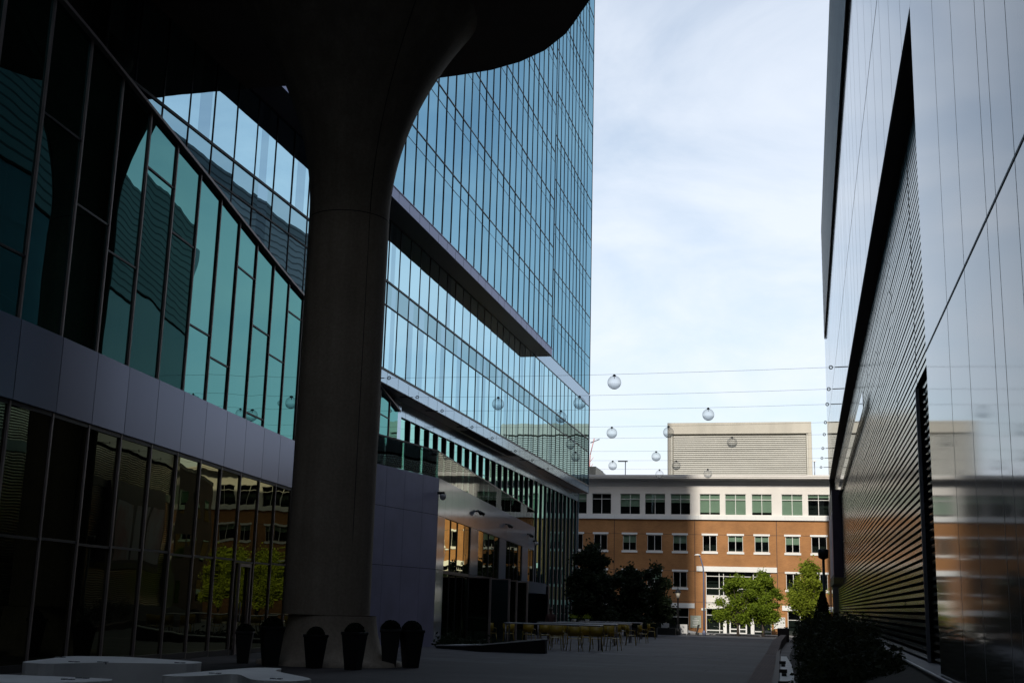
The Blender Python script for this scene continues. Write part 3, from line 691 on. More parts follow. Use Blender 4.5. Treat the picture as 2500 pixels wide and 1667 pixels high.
def office_window(a, c, z0, z1, cross, blind):
    f = MB(); Y = YB+.12; t = .05
    f.box(a+.002, a+t, Y-.05, Y+.04, z0+.002, z1-.002).box(c-t, c-.002, Y-.05, Y+.04, z0+.002, z1-.002).box(a+t, c-t, Y-.05, Y+.04, z0+.002, z0+t).box(a+t, c-t, Y-.05, Y+.04, z1-t, z1-.002)
    m = (a+c)/2; f.box(m-.03, m+.03, Y-.045, Y+.03, z0+t, z1-t)
    if cross: f.box(a+t, m-.03, Y-.04, Y+.03, 12.99, 13.05).box(m+.03, c-t, Y-.04, Y+.03, 12.99, 13.05)
    wnd = f.build('window', 'frame_white', BB); WLOC[wnd.name] = WLOC[BB.name]
    g = MB(); g.face([(a+.03, Y, z0+.03), (c-.03, Y, z0+.03), (c-.03, Y, z1-.03), (a+.03, Y, z1-.03)]); g.build('pane', 'office_glass', wnd)
    if blind:
        q = MB(); q.box(a+.01, c-.01, Y+.14, Y+.15, z0+(z1-z0)*(1-blind), z1-.02); q.build('blind', 'blind', wnd)
    return wnd
bl = {0: 0, 1: .62, 2: .40, 3: .42, 4: .88, 5: 1., 6: .86, 7: 1., 8: .15}
for a, c in top_w:
    idx = None
    for j, x in enumerate((-22.56, -19.44, -16.76, -13.98, -10.89, -8.21, -5.43, -2.34, .34)):
        if abs(a-x) < .7: idx = j
    office_window(a, c, 11.38, 13.6, True, bl[idx] if idx is not None else rw.choice([0, .4, .7, 1]))
for z0, z1, lst in ((7.55, 9.2, h3), (3.77, 5.38, h2)):
    for a, c, _, _ in lst:
        wnd = office_window(a, c, z0, z1, False, rw.choice([0, 0, 0, .35, .5]))
        q = MB(); q.box(a-.12, c+.12, YB-.06, YB+.1, z1+.02, z1+.22); q.build('lintel', 'white_trim', wnd)
        q = MB(); q.box(a-.12, c+.12, YB-.10, YB+.1, z0-.24, z0-.02); q.build('sill', 'white_trim', wnd)
# entrance
b = MB(); b.box(-11.24, -2.93, YB-.16, YB+.1, 5.47, 6.0).box(-70, -11.47, YB-.14, YB+.1, 1.65, 2.15).box(-2.48, 30, YB-.14, YB+.1, 1.65, 2.15).box(-10.75, -10.32, YB-.12, YB+.1, 1.45, 1.68)
b.build('stone_lintel', 'white_trim', BB)
EN = MB(); Y = YB+.3
for x in (-10.27, -8.91, -8.46, -7.0, -5.38, -4.97, -3.63): EN.box(x-.035, x+.035, Y-.05, Y+.05, 1.7 if x in (-8.46, -7.0, -4.97) else gz(131), 5.44)
for z in (5.0, 3.74, 3.02, 1.68, 1.0): EN.box(-10.23, -3.66, Y-.04, Y+.04, z-.035, z+.035)
EN.box(-10.23, -8.6, Y-.04, Y+.04, -.6, -.5).box(-5.3, -3.66, Y-.04, Y+.04, -.6, -.5)
en = EN.build('entrance', 'frame_white', BB); WLOC[en.name] = WLOC[BB.name]
b = MB(); b.face([(-10.27, Y+.01, gz(131)), (-3.63, Y+.01, gz(131)), (-3.63, Y+.01, 5.44), (-10.27, Y+.01, 5.44)]); b.build('pane', 'office_glass', en)
b = MB(); b.box(-10.22, -3.66, Y-.02, Y+.005, 1.72, 2.98); b.build('spandrel_panel', 'white', en)
b = MB(); b.box(-8.53, -8.18, Y-.15, Y+.0, gz(131), 1.66).box(-5.71, -5.39, Y-.15, Y+.0, gz(131), 1.66); b.build('door_post', 'white_trim', en)
for a, c in ((-7.9, -7.0), (-6.96, -6.1)):
    b = MB(); z0 = gz(131)+.02
    b.box(a, a+.14, Y-.12, Y-.06, z0, .78).box(c-.14, c, Y-.12, Y-.06, z0, .78).box(a+.14, c-.14, Y-.12, Y-.06, .66, .78).box(a+.14, c-.14, Y-.12, Y-.06, -.42, -.32).box(a+.14, c-.14, Y-.12, Y-.06, z0, z0+.14)
    b.build('door', 'white_trim', BB)
for a, c, z0, z1 in shop:
    b = MB(); n = 3
    for k in range(n+1): x = a+.03+(c-a-.06)*k/n; b.box(x-.03, x+.03, YB+.2, YB+.28, gz(131), z1)
    b.box(a+.06, c-.06, YB+.21, YB+.27, .68, .74)
    sw = b.build('shop_window', 'frame_white', BB); WLOC[sw.name] = WLOC[BB.name]
    b = MB(); b.face([(a, YB+.25, gz(131)), (c, YB+.25, gz(131)), (c, YB+.25, z1), (a, YB+.25, z1)]); b.build('pane', 'office_glass', sw)
# signs on the brick piers
S1 = thing('wall_sign', (-2.78, YB-.06, -.2), 'bright white square sign on the sunlit brick pier right of the doors', 'sign')
b = MB(); b.box(-3.35, -2.2, YB-.08, YB-.01, -.2, .95); b.build('board', 'sign_white', S1)
b = MB()
for k in range(5): b.box(-2.75 if k else -3.0, -2.3, YB-.086, YB-.081, .62-.16*k, .66-.16*k)
b.build('lettering', 'frieze', S1)
S2 = thing('wall_sign', (-11.36, YB-.06, -.35), 'green grey directory sign on the shaded brick pier left of the doors', 'sign')
b = MB(); b.box(-11.92, -10.81, YB-.08, YB-.01, -.35, .9); b.build('board', 'sign_green', S2)
b = MB()
for k, (u, v) in enumerate([(-11.5, -11.2), (-11.7, -11.0), (-11.65, -11.1), (-11.6, -11.15), (-11.7, -11.2)]): b.box(u, v, YB-.086, YB-.081, .55-.17*k, .61-.17*k)
b.build('lettering', 'sign_white', S2)

# ------------------------------------------------------------------ beyond: garage, roof house, crane, roof lamps
ga = R(-.5); gl = Vector((-16.9, 155)); gd = Vector((math.cos(ga), math.sin(ga))); gn = Vector((math.sin(ga), -math.cos(ga)))
GB = thing('garage_block', (gl.x, gl.y, gz(131)), 'beige concrete block with horizontal white slats rising behind the brick building', 'building')
def gq(u0, u1, d0, d1): return [tuple(gl+gd*u0+gn*d0), tuple(gl+gd*u1+gn*d0), tuple(gl+gd*u1+gn*d1), tuple(gl+gd*u0+gn*d1)]
GW = 17.98
def gbox(b, u0, u1, d0, d1, z0, z1, mi=0): b.prism(gq(u0, u1, d0, d1), z0, z1, mi); return b
b = MB(); gbox(b, 0, GW, .3, -12, 23.4, 24.83); gbox(b, 0, .42, .25, -12, -1, 23.4); gbox(b, GW-.42, GW, .25, -12, -1, 23.4); gbox(b, .42, GW-.42, -.15, -12, -1, 23.4, 1); b.build('wall', ['garage', 'garage_gap'], GB)
b = MB(); z = 8.
while z < 23.2:
    P = gq(.75, GW-.7, .06, -.12); v = [(P[0][0], P[0][1], z), (P[1][0], P[1][1], z), (P[1][0], P[1][1], z+.14), (P[0][0], P[0][1], z+.14), (P[3][0], P[3][1], z+.19), (P[2][0], P[2][1], z+.19)]
    b.raw(v, [(0, 1, 2, 3), (3, 2, 5, 4)]); z += .25
tag(b.build('slat_screen', 'garage_slat', GB))
for u in (.44, GW-.62): b = MB(); gbox(b, u, u+.18, .12, -.1, 8, 23.38); b.build('white_post', 'garage_slat', GB)
b = MB(); b.prism([(-29, 150), (-25.4, 150), (-25.4, 156), (-29, 156)], 15, 18.7); b.prism([(-25.39, 150), (-24.0, 150), (-24.0, 156), (-25.39, 156)], 15, [18.6, 17.5, 17.5, 18.6], 1)
tag(b.build('roof_house', ['garage_gap', 'garage']), 'grey sloped plant room on the brick building roof beside the tower edge', 'roof house')
b = MB(); b.tube([(-70.5, 400, 30), (-69.6, 400, 51)], .15, 4).tube([(-69.6, 400, 51), (-68.3, 400, 56.5)], .15, 4)
for k in range(9): b.tube([(-70.45+.1*k, 400, 31+2.2*k), (-69.3+.1*k, 400, 32.5+2.2*k)], .08, 4)
b.tube([(-69.6, 400, 55), (-66.5, 400, 56.2)], .18, 4, 1)
tag(b.build('tower_crane', ['crane_red', 'steel']), 'thin red construction crane far away beside the tower edge', 'crane')
def roof_lamp(x, y, arm, label):
    t = thing('roof_lamp', (x, y, 15.2), label, 'lamp post', 'lamp posts above the brick roof')
    b = MB(); b.tube([(x, y, 15.2), (x, y, 17.95)], .055, 8); b.build('pole', 'steel', t)
    b = MB(); b.box(x+arm[0], x+arm[1], y-.15, y+.15, 17.88, 18.0); b.build('lamp_head', 'frame_white' if arm[1]-arm[0] < .6 else 'steel', t)
roof_lamp(-19.9, 138, (-.85, .25), 'roof lamp post with a wide head left of the slatted garage block')
roof_lamp(1.2, 138, (-.2, .2), 'roof lamp post with a small head right of the slatted garage block')
# street lamps
t = thing('street_lamp', (-9.3, 116, gz(116)), 'tall bluish street lamp with a curved top before the brick entrance', 'street lamp')
b = MB(); b.tube([(-9.3, 116, gz(116)), (-9.3, 116, 4.6), (-9.35, 116, 5.4), (-9.6, 116, 6.3), (-9.75, 116, 6.55)], [.09, .075, .065, .055, .05], 8); b.build('pole', 'pole_blue', t)
b = MB(); b.lathe([(.02, .14), (.2, .1), (.3, .02), (.3, 0)], (-9.85, 116, 6.5), 12); b.build('lamp_head', 'white_trim', t)
b = MB(); b.lathe([(.16, 0), (.16, .35), (.1, .45)], (-9.3, 116, gz(116)), 10); b.build('base', 'pole_blue', t)
def lantern(x, y, h, label):
    z = gz(y); t = thing('lantern_post', (x, y, z), label, 'lamp post', 'black lantern posts')
    b = MB(); b.lathe([(.2, 0), (.2, .5), (.13, .6), (.09, 1.1), (.07, h-.75), (.12, h-.7), (.05, h-.62)], (x, y, z), 10); b.build('pole', 'iron', t)
    b = MB(); b.lathe([(.12, h-.62), (.24, h-.15)], (x, y, z), 8, cap=True); b.build('lantern_glass', 'lamp_glass', t)
    b = MB(); b.lathe([(.3, h-.15), (.3, h-.1), (.16, h+.1), (.05, h+.18), (.03, h+.4)], (x, y, z), 10); b.build('lantern_roof', 'iron', t)
lantern(-11.4, 113, 3.9, 'black lantern post before the shaded brick wall left of the entrance')
t = thing('lamp_post', (1.02, 75, gz(75)), 'tall black lamp post with a flat head before the right hand tree', 'lamp post')
b = MB(); b.lathe([(.16, 0), (.16, .5), (.1, .6), (.085, 5.2)], (1.02, 75, gz(75)), 10); b.build('pole', 'iron', t)
b = MB(); b.lathe([(.1, 5.2), (.30, 5.3), (.32, 5.75), (.28, 5.8)], (1.02, 75, gz(75)), 12); b.build('lamp_head', 'iron', t)

# ------------------------------------------------------------------ tulip column and canopy
ca = [(-19.0, 36.45)]
ca += [(-11.4, 36.7)]
for k in range(13):
    a = k/12*math.pi/2; ca.append((-11.4+6.9*math.sin(a)**.9 if k else -11.4, 36.7-9.2*(1-math.cos(a)**.9)))
ca = [(-19.0, 36.45), (-18, 36.42), (-11.76, 36.76), (-11.08, 36.68), (-9.88, 36.47), (-8.79, 36.03), (-7.81, 35.35), (-6.94, 34.35), (-6.57, 33.72), (-6.18, 33.0), (-5.85, 32.4), (-5.5, 31.4), (-5.2, 30), (-5.3, 28), (-6.1, 26), (-8, 24.6), (-11, 24), (-19.0, 24)]
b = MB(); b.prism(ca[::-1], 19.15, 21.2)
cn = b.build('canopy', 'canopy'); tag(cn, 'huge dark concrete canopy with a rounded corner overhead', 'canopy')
CX_, CY_ = -12.86, 32.0
t = thing('tulip_column', (CX_, CY_, 0), 'massive concrete column flaring like a tulip into the canopy', 'column')
prof = [(1.18, 1.25), (1.17, 4), (1.165, 8), (1.17, 12.6)]
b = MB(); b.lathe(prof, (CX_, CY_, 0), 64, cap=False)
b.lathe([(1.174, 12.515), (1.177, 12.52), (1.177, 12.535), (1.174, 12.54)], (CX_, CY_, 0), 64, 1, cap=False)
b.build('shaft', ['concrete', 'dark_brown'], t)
b = MB()
for a in (-.95, .9, 2.6, 4.2): 
    x, y = CX_+1.163*math.sin(a), CY_-1.163*math.cos(a); b.tube([(x, y, 1.3), (x, y, 12.9)], .012, 4)
b.build('panel_joint', 'dark_brown', t)
fl = [(1.17+2.4*(k/24)**2, 12.6+6.54*k/24) for k in range(25)]
b = MB(); b.lathe(fl, (CX_, CY_, 0), 64, cap=False)
b.tube([(CX_+math.sin(.9)*r_, CY_-math.cos(.9)*r_, z_-.004) for r_, z_ in fl], .014, 4, 1)
b.build('flared_head', ['concrete', 'dark_brown'], t)
ap = [(2.0, -.1), (1.97, .02), (1.66, .1), (1.48, .25), (1.34, .5), (1.26, .8), (1.21, 1.1), (1.2, 1.235)]
b = MB(); b.lathe(ap, (CX_+.15, CY_+.05, 0), 48, cap=False); b.build('base_apron', 'concrete', t)

# ------------------------------------------------------------------ planters
def planter_proto():
    t = thing('planter', (0, 0, 0), 'tall black tapered planter', 'planter', 'black planters with clipped shrubs round the column')
    b = MB(); b.lathe([(.205, 0), (.31, .76), (.33, .77), (.33, .83), (.30, .83), (.29, .78)], (0, 0, 0), 4, smooth=False); 
    pot = b.build('pot', 'black', t, bevel=.012)
    r = random.Random(2); b = MB()
    b.lathe([(.05, .78), (.21, .82), (.215, .88), (.16, .96), (.05, 1.0)], (0, 0, 0), 14)
    for k in range(900):
        v = Vector((r.gauss(0, 1), r.gauss(0, 1), abs(r.gauss(0, 1)))).normalized(); p = (v.x*.225, v.y*.225, .80+v.z*.22); b.leaf(p, .055, r)
    b.build('clipped_shrub', 'box_leaf', t)
    return t
pl = planter_proto()
pspots = [(-14.69, 30.8, 'farthest left, against the dark glass wall'), (-13.5, 29.9, 'wide and left of the column base'), (-12.2, 29.7, 'in front of the middle of the column base'), (-11.15, 29.7, 'at the right edge of the column base'), (-10.95, 31.9, 'left of the touching pair right of the column'), (-10.45, 32.2, 'right of the touching pair right of the column')]
for i, (x, y, s) in enumerate(pspots):
    lb = 'black planter with clipped round shrub, '+s
    if i == 0: pl.location = (x, y, gz(y)); pl['label'] = lb; pl.rotation_euler = (0, 0, R(20)); WLOC[pl.name] = Vector((x, y, 0))
    else: dup(pl, (x, y, gz(y)), R(15+23*i), lb, [1, 1.2, 1, 1.12, 1.2, 1.2][i])
t = thing('terrace_planter', (-17.9, 50.2, 7.1), 'black basket planter standing on the roof terrace behind the glass rail', 'planter')
b = MB(); b.lathe([(.55, 0), (.62, .5), (.72, 1.0), (.78, 1.0), (.78, 1.12), (.7, 1.12), (.66, 1.0)], (-17.9, 50.2, 7.1), 20); b.build('basket', 'black', t)
r = random.Random(8); b = MB()
for k in range(250): b.leaf((-17.9+r.gauss(0, .3), 50.2+r.gauss(0, .3), 8.2+abs(r.gauss(0, .08))), .12, r)
b.build('plant', 'leaf_dark', t)

# ------------------------------------------------------------------ concrete benches
def bench(label, poly, stops):
    cx = sum(p[0] for p in poly)/len(poly); cy = sum(p[1] for p in poly)/len(poly)
    t = thing('bench', (cx, cy, 0), label, 'bench', 'pale concrete benches')
    a2 = sum(p[0]*q[1]-q[0]*p[1] for p, q in zip(poly, poly[1:]+poly[:1]))
    if a2 < 0: poly = poly[::-1]
    pts = poly
    for _ in range(2):   # corner cutting
        q = []
        for p, n in zip(pts, pts[1:]+pts[:1]): q += [(p[0]*.82+n[0]*.18, p[1]*.82+n[1]*.18), (p[0]*.18+n[0]*.82, p[1]*.18+n[1]*.82)]
        pts = q
    b = MB(); b.prism(pts, 0, .5); b.build('seat_block', 'bench', t, bevel=.035)
    for x, y in stops:
        b = MB(); b.box(x-.09, x-.025, y-.02, y+.05, .47, .515).box(x+.025, x+.09, y-.02, y+.05, .47, .515).box(x-.025, x+.025, y, y+.03, .48, .505)
        b.build('skate_stop', 'steel', t)
bench('pale concrete bench with two arms, the farthest of the three benches', [(-13.0, 18.6), (-13.3, 20.0), (-13.6, 20.95), (-12.8, 21.5), (-11.8, 21.25), (-10.7, 20.85), (-10.55, 20.15), (-11.3, 19.75), (-12.0, 19.45), (-12.35, 18.5)], [(-13.35, 20.35), (-12.35, 19.25), (-11.95, 19.5), (-10.85, 20.2)])
bench('pale concrete bench cut by the left edge of the picture, the nearest bench', [(-13.5, 14.0), (-13.3, 15.4), (-11.3, 15.85), (-9.6, 16.0), (-9.35, 15.5), (-9.9, 14.6), (-11, 14.2)], [(-9.95, 15.4), (-9.95, 15.75)])
bench('V shaped pale concrete bench at the bottom, right of the other benches', [(-9.5, 17.0), (-9.4, 18.3), (-9.25, 19.95), (-8.75, 19.95), (-8.6, 19.2), (-7.2, 17.65), (-7.3, 17.0), (-7.9, 16.9), (-8.75, 18.2), (-9.0, 17.0)], [(-9.0, 17.9), (-7.7, 17.3)])

# ------------------------------------------------------------------ cables and globes
CYs = [50.6, 55.75, 60.0, 65.95, 70.6, 76.8, 81.85, 87.2]
ordn = ['first', 'second', 'third', 'fourth', 'fifth', 'sixth', 'seventh', 'eighth']
def cz(x, k=0): u = (x+19.3)/21.2; return 11.42+.12*u-.16*4*u*(1-u)*.6
for k, y in enumerate(CYs):
    t = thing('cable', (-8, y, 11.3), ordn[k]+' steel cable across the plaza'+(', the nearest and highest in view' if k == 0 else ', the farthest and lowest in view' if k == 7 else ' counted from the nearest'), 'cable', 'cables strung over the plaza')
    xa = -18.95 if k == 0 else -19.28
    n = 26; P = [(xa+(1.9-xa)*i/n, y+.01*math.sin(i*2.1), cz(xa+(1.9-xa)*i/n)) for i in range(n+1)]
    b = MB(); b.tube(P, .006, 5); b.build('wire', 'cable', t)
    for s, x0, x1 in ((0, xa+.05, xa+.95), (1, 1.88, 1.2)):
        b = MB(); b.tube([(x0, y, cz(x0)), (x1+(x0-x1)*.25, y, cz(x1))], .022, 6)
        rc = Vector((x1, y, cz(x1))); b.tube([rc+Vector((math.cos(a)*.07, 0, math.sin(a)*.07)) for a in [2*math.pi*i/12 for i in range(13)]], .022, 5)
        b.build('turnbuckle', 'iron', t)
GR = .295
def globe_proto():
    t = thing('globe_lamp', (0, 0, 0), 'glass globe', 'globe lamp', 'glass globes hanging from the cables')
    pr = [(GR*math.sin(math.pi*k/24), GR*math.cos(math.pi*k/24)) for k in range(1, 25)]
    u = [p for p in pr if p[1] >= -.09][::-1]; lo = [p for p in pr if p[1] <= -.06 and p[1] > -GR*.93][::-1]
    b = MB(); b.lathe(u, (0, 0, 0), 32, cap=False); b.build('globe', 'globe', t)
    b = MB(); b.lathe(lo, (0, 0, 0), 32, cap=False); b.build('frosted_bowl', 'globe_low', t)
    b = MB(); b.lathe([(.075, GR-.025), (.075, GR+.005), (.05, GR+.04), (.02, GR+.07)], (0, 0, 0), 12); b.lathe([(.012, GR-.13), (.012, GR-.02)], (0, 0, 0), 6); b.build('cap', 'iron', t)
    b = MB(); b.lathe([(.09, -GR*.945), (.115, -GR*.925)], (0, 0, 0), 16, cap=True); b.build('rim', 'steel', t)
    return t
gp0 = globe_proto()
G = [(0, -7.8, 'the largest and highest, against open sky'), (1, -14.23, 'before the tower glass, leftmost of all the globes'), (1, -10.25, 'overlapping the right edge of the glass tower'),
     (2, -11.98, 'before the tower glass just left of the tower edge'), (2, -4.53, 'against open sky above the garage block'), (3, -10.28, 'against the sky, midway between tower and garage block'),
     (3, -7.15, 'overlapping the top left corner of the garage block'), (4, -13.48, 'upper of two small ones before the reflected slats in the tower'), (4, -3.98, 'before the middle of the slatted garage block, rightmost globe'),
     (5, -14.32, 'lower of two small ones before the reflected slats in the tower'), (5, -9.11, 'against the sky just left of the garage block'), (6, -12.68, 'small, against the sky near the left roof lamp post'),
     (6, -8.35, 'small, before the left part of the garage slats'), (7, -10.1, 'small, touching the cornice left of the garage block'), (7, -6.65, 'small, touching the cornice before the garage slats')]
for i, (k, x, s) in enumerate(G):
    lb = 'clear glass globe lamp '+s; z = cz(x)-GR-.06; 
    if i == 0: gp0.location = (x, CYs[k], z); gp0['label'] = lb
    else: dup(gp0, (x, CYs[k], z), R(37*i), lb)

# ------------------------------------------------------------------ tables, chairs, person
def table_proto():
    t = thing('high_table', (0, 0, 0), 'grey long high table', 'table', 'long grey high tables on the plaza')
    b = MB(); b.box(-2.3, 2.3, -.42, .42, 1.09, 1.15); b.build('tabletop', 'table', t, bevel=.025)
    for s in (-1, 1):
        b = MB(); b.box(s*2.27-.05 if s < 0 else 2.2, -2.2 if s < 0 else 2.29, -.40, .40, 0, 1.085) if False else b.tube([(s*2.22, -.36, 0), (s*2.22, -.36, 1.085)], .04, 8).tube([(s*2.22, .36, 0), (s*2.22, .36, 1.085)], .04, 8).box(s*2.22-.03, s*2.22+.03, -.36, .36, 1.0, 1.085)
        b.build('leg_frame', 'table', t)
    return t
T0 = table_proto()
tables = [(-11.6, 57.2, 'nearest of the row, behind the nearest yellow chairs'), (-12.8, 70.0, 'second nearest of the row'), (-12.9, 76.6, 'third of the row from the camera'), (-13.9, 89.5, 'farthest of the row, before the dark trees')]
for i, (x, y, s) in enumerate(tables):
    lb = 'long grey high table, '+s
    if i == 0: T0.location = (x, y, gz(y)); T0['label'] = lb
    else: dup(T0, (x, y, gz(y)), 0, lb)
def chair_proto():
    t = thing('chair', (0, 0, 0), 'yellow metal chair', 'chair', 'yellow metal chairs round the high tables')
    b = MB(); b.box(-.25, .25, -.25, .25, .54, .565); b.build('seat', 'yellow', t, bevel=.02)
    b = MB(); v = []
    for i in range(9):
        a = -1.15+2.3*i/8; x, y = .29*math.sin(a)/.92, .31*math.cos(a)-.03
        v += [(x, y, .66), (x*1.04, y*1.06, 1.08)]
    b.raw(v, [(2*i, 2*i+2, 2*i+3, 2*i+1) for i in range(8)], 0, True); bk = b.build('backrest', 'yellow', t)
    sm = bk.modifiers.new('thick', 'SOLIDIFY'); sm.thickness = .02
    for sx in (-1, 1):
        for sy in (-1, 1):
            b = MB(); b.tube([(sx*.3, sy*.29, 0), (sx*.24, sy*.23, .55)]+([(sx*.25, .27, .7)] if sy > 0 else []), .017, 6); b.build('leg', 'yellow', t)
        b = MB(); b.tube([(sx*.26, .22, .84), (sx*.29, 0, .82), (sx*.28, -.2, .80), (sx*.25, -.23, .55)], .016, 6); b.build('armrest', 'yellow', t)
    return t
C0 = chair_proto()
chairs = [(-11.0, 54.9, 180, 'at the near side of the nearest table, left of the three'), (-10.1, 54.6, 172, 'at the near side of the nearest table, middle of the three'), (-9.25, 55.3, 188, 'at the near side of the nearest table, right of the three'),
          (-8.9, 58.3, 80, 'at the right end of the nearest table'), (-11.8, 59.3, 5, 'at the far side of the nearest table, left'), (-10.4, 59.2, -4, 'at the far side of the nearest table, right'),
          (-13.3, 67.9, 180, 'at the near side of the second table, left'), (-11.9, 68.0, 175, 'at the near side of the second table, middle'), (-10.6, 67.7, 183, 'at the near side of the second table, right'), (-9.8, 70.6, 95, 'at the right end of the second table'),
          (-12.6, 74.5, 180, 'at the near side of the third table, left'), (-11.2, 74.3, 176, 'at the near side of the third table, right'), (-9.95, 76.9, 85, 'at the right end of the third table'),
          (-12.6, 87.3, 180, 'at the near side of the farthest table'), (-11.0, 89.9, 92, 'at the right end of the farthest table'), (-12.6, 104.0, 170, 'apart from the tables, farthest right and brightest, before the black planter box'),
          (-16.3, 63.5, 160, 'by the glass doors behind the dark wedge planter, leftmost'), (-15.2, 63.2, 190, 'by the glass doors behind the dark wedge planter, second from left'), (-14.2, 63.6, 170, 'by the glass doors behind the dark wedge planter, third from left'), (-13.2, 63.0, 185, 'by the glass doors behind the dark wedge planter, rightmost')]
for i, (x, y, a, s) in enumerate(chairs):
    lb = 'yellow metal chair '+s
    if i == 0: C0.location = (x, y, gz(y)); C0.rotation_euler = (0, 0, R(a)); C0['label'] = lb
    else: dup(C0, (x, y, gz(y)), R(a), lb)
for i, (x, y, s) in enumerate([(-14.2, 76.5, 'left'), (-13.4, 76.7, 'right')]):
    z = gz(y)+1.15
    t = thing('flower_pot', (x, y, z), 'small yellow green potted plant on a high table, the %s one of two' % s, 'potted plant', 'potted plants on a high table')
    b = MB(); b.lathe([(.1, 0), (.14, .18)], (x, y, z), 10); b.build('pot', 'white_trim', t)
    r = random.Random(i+30); b = MB()
    for k in range(120): b.leaf((x+r.gauss(0, .13), y+r.gauss(0, .13), z+.25+abs(r.gauss(0, .09))), .1, r)
    b.build('foliage', 'leaf_yellow', t)
def person(x, y, h, rz):
    z = gz(y); me = bpy.data.meshes.new('person'); k = h/1.75
    J = [((0, 0, .95), .15), ((0, .02, 1.15), .15), ((0, .02, 1.38), .16), ((0, 0, 1.5), .06), ((0, -.02, 1.6), .085), ((0, -.02, 1.7), .08),
         ((.1, 0, .88), .1), ((.11, -.03, .5), .065), ((.12, .02, .08), .045), ((.13, -.14, .03), .035),
         ((-.1, 0, .88), .1), ((-.11, .02, .5), .065), ((-.12, .05, .08), .045), ((-.13, -.12, .03), .035),
         ((.2, .02, 1.4), .07), ((.27, .05, 1.12), .05), ((.22, -.12, .95), .035), ((.2, -.2, .93), .03),
         ((-.2, .02, 1.4), .07), ((-.27, .04, 1.12), .05), ((-.24, -.1, .92), .035), ((-.23, -.17, .88), .03)]
    E_ = [(0, 1), (1, 2), (2, 3), (3, 4), (4, 5), (0, 6), (6, 7), (7, 8), (8, 9), (0, 10), (10, 11), (11, 12), (12, 13), (2, 14), (14, 15), (15, 16), (16, 17), (2, 18), (18, 19), (19, 20), (20, 21)]
    me.from_pydata([tuple(c*k for c in p) for p, _ in J], E_, [])
    o = bpy.data.objects.new('person', me); COL.objects.link(o); o.location = (x, y, z); o.rotation_euler = (0, 0, rz); WLOC[o.name] = Vector((x, y, z))
    o.modifiers.new('skin', 'SKIN'); sub = o.modifiers.new('sub', 'SUBSURF'); sub.levels = 1; sub.render_levels = 1
    for i, (p, r_) in enumerate(J): me.skin_vertices[0].data[i].radius = (r_*k, r_*k)
    me.skin_vertices[0].data[0].use_root = True
    me.materials.append(M['shirt'])
    tag(o, 'person in dark clothes standing behind the high tables near the fins', 'person')
    b = MB(); b.lathe([(.02*k, -.02*k), (.07*k, 0), (.105*k, .08*k), (.1*k, .15*k), (.06*k, .2*k), (.01*k, .215*k)], (0, .01, 1.62*k), 14)
    hb = b.build('hair', 'hair', None, loc=(0, 0, 0)); hb.parent = o; hb.location = (0, 0, 0)
person(-14.9, 72.6, 1.9, R(20))

# ------------------------------------------------------------------ wedge planter by the pavilion
b = MB(); P = [(-15.6, 51.5), (-14.0, 50.0), (-12.9, 48.6), (-10.3, 49.2), (-10.3, 49.6), (-12.8, 49.1), (-13.8, 50.5), (-15.4, 52.0)]
g0 = -.45; ht = [-.2, -.12, -.02, .28, .28, -.02, -.12, -.2]
b.prism(P, g0, ht, 0); b.prism(P, [h+.002 for h in ht], [h+.05 for h in ht], 1)
tag(b.build('wedge_planter', ['dark', 'bench']), 'low dark planter wall rising like a wedge before the yellow chairs', 'planter wall')
r = random.Random(21); b = MB()
for k in range(2600):
    u = r.random(); x = -15.8+5.0*u; y = 51.6-2.0*u+r.uniform(0, 2.2); b.leaf((x, y, gz(y)+.05+abs(r.gauss(0, .18))*(1.2-u*.5)), .16, r)
tag(b.build('ground_cover', 'leaf_dark'), 'dark ground cover plants behind the wedge planter wall', 'plants', kind='stuff')

# ------------------------------------------------------------------ vegetation
def crown_mesh(b, blobs, n, size, r, mi=0):
    tot = sum(bl[3]**2 for bl in blobs)
    for cx, cy, cz_, rad, sq in blobs:
        for k in range(int(n*rad*rad/tot)):
            v = Vector((r.gauss(0, 1), r.gauss(0, 1), r.gauss(0, 1))).normalized()*rad*(r.random()**.4*.95 if r.random() < .72 else abs(r.gauss(.9, .42)))
            b.leaf((cx+v.x, cy+v.y, cz_+v.z*sq), size, r, mi)
def tree(x, y, h, wd, label, mat, seed, leaves=5200, size=.26, trunk_h=.3, group=None, lean=0., nb=15, depth=None):
    r = random.Random(seed); z = gz(y); depth = depth or wd
    t = thing('tree', (x, y, z), label, 'tree', group)
    b = MB(); th = h*trunk_h
    b.tube([(x, y, z), (x+lean*.3, y, z+th*.6), (x+lean*.6, y+.05, z+th), (x+lean, y, z+h*.7)], [.13*h/5, .10*h/5, .085*h/5, .03], 8)
    blobs = []
    for k in range(nb):
        a = r.uniform(0, 6.28); u = r.random()
        zz = z+th+(h-th)*(.08+.82*u); rr_ = wd*.46*(1-abs(u-.38)*1.0)*r.uniform(.2, 1.0)
        bx, by = x+lean*u+math.cos(a)*rr_, y+math.sin(a)*rr_*depth/wd
        rad = h*.115*r.uniform(.6, 1.35)*(1.1-.45*u); blobs.append((bx, by, zz, rad, .8))
        b.tube([(x+lean*.6, y, z+th*r.uniform(.7, 1)), (x+(bx-x)*.5+lean*.3, y+(by-y)*.5, z+(zz-z)*.72), (bx, by, zz)], [.05*h/5, .032*h/5, .012], 5)
    blobs.append((x+lean, y, z+h*.9, h*.1, 1.1)); blobs.append((x+lean*.7, y, z+h*.55, h*.17, .9))
    b.build('trunk', 'bark', t)
    c = MB(); crown_mesh(c, blobs, leaves, size, r); c.build('crown', mat, t)
    return t
tree(-16.6, 97, 7.2, 5.2, 'dark tree beside the tower fins, tallest of the shaded trees', 'leaf_dark', 1, 17000, .3, .14, 'shaded trees behind the tables', nb=34)
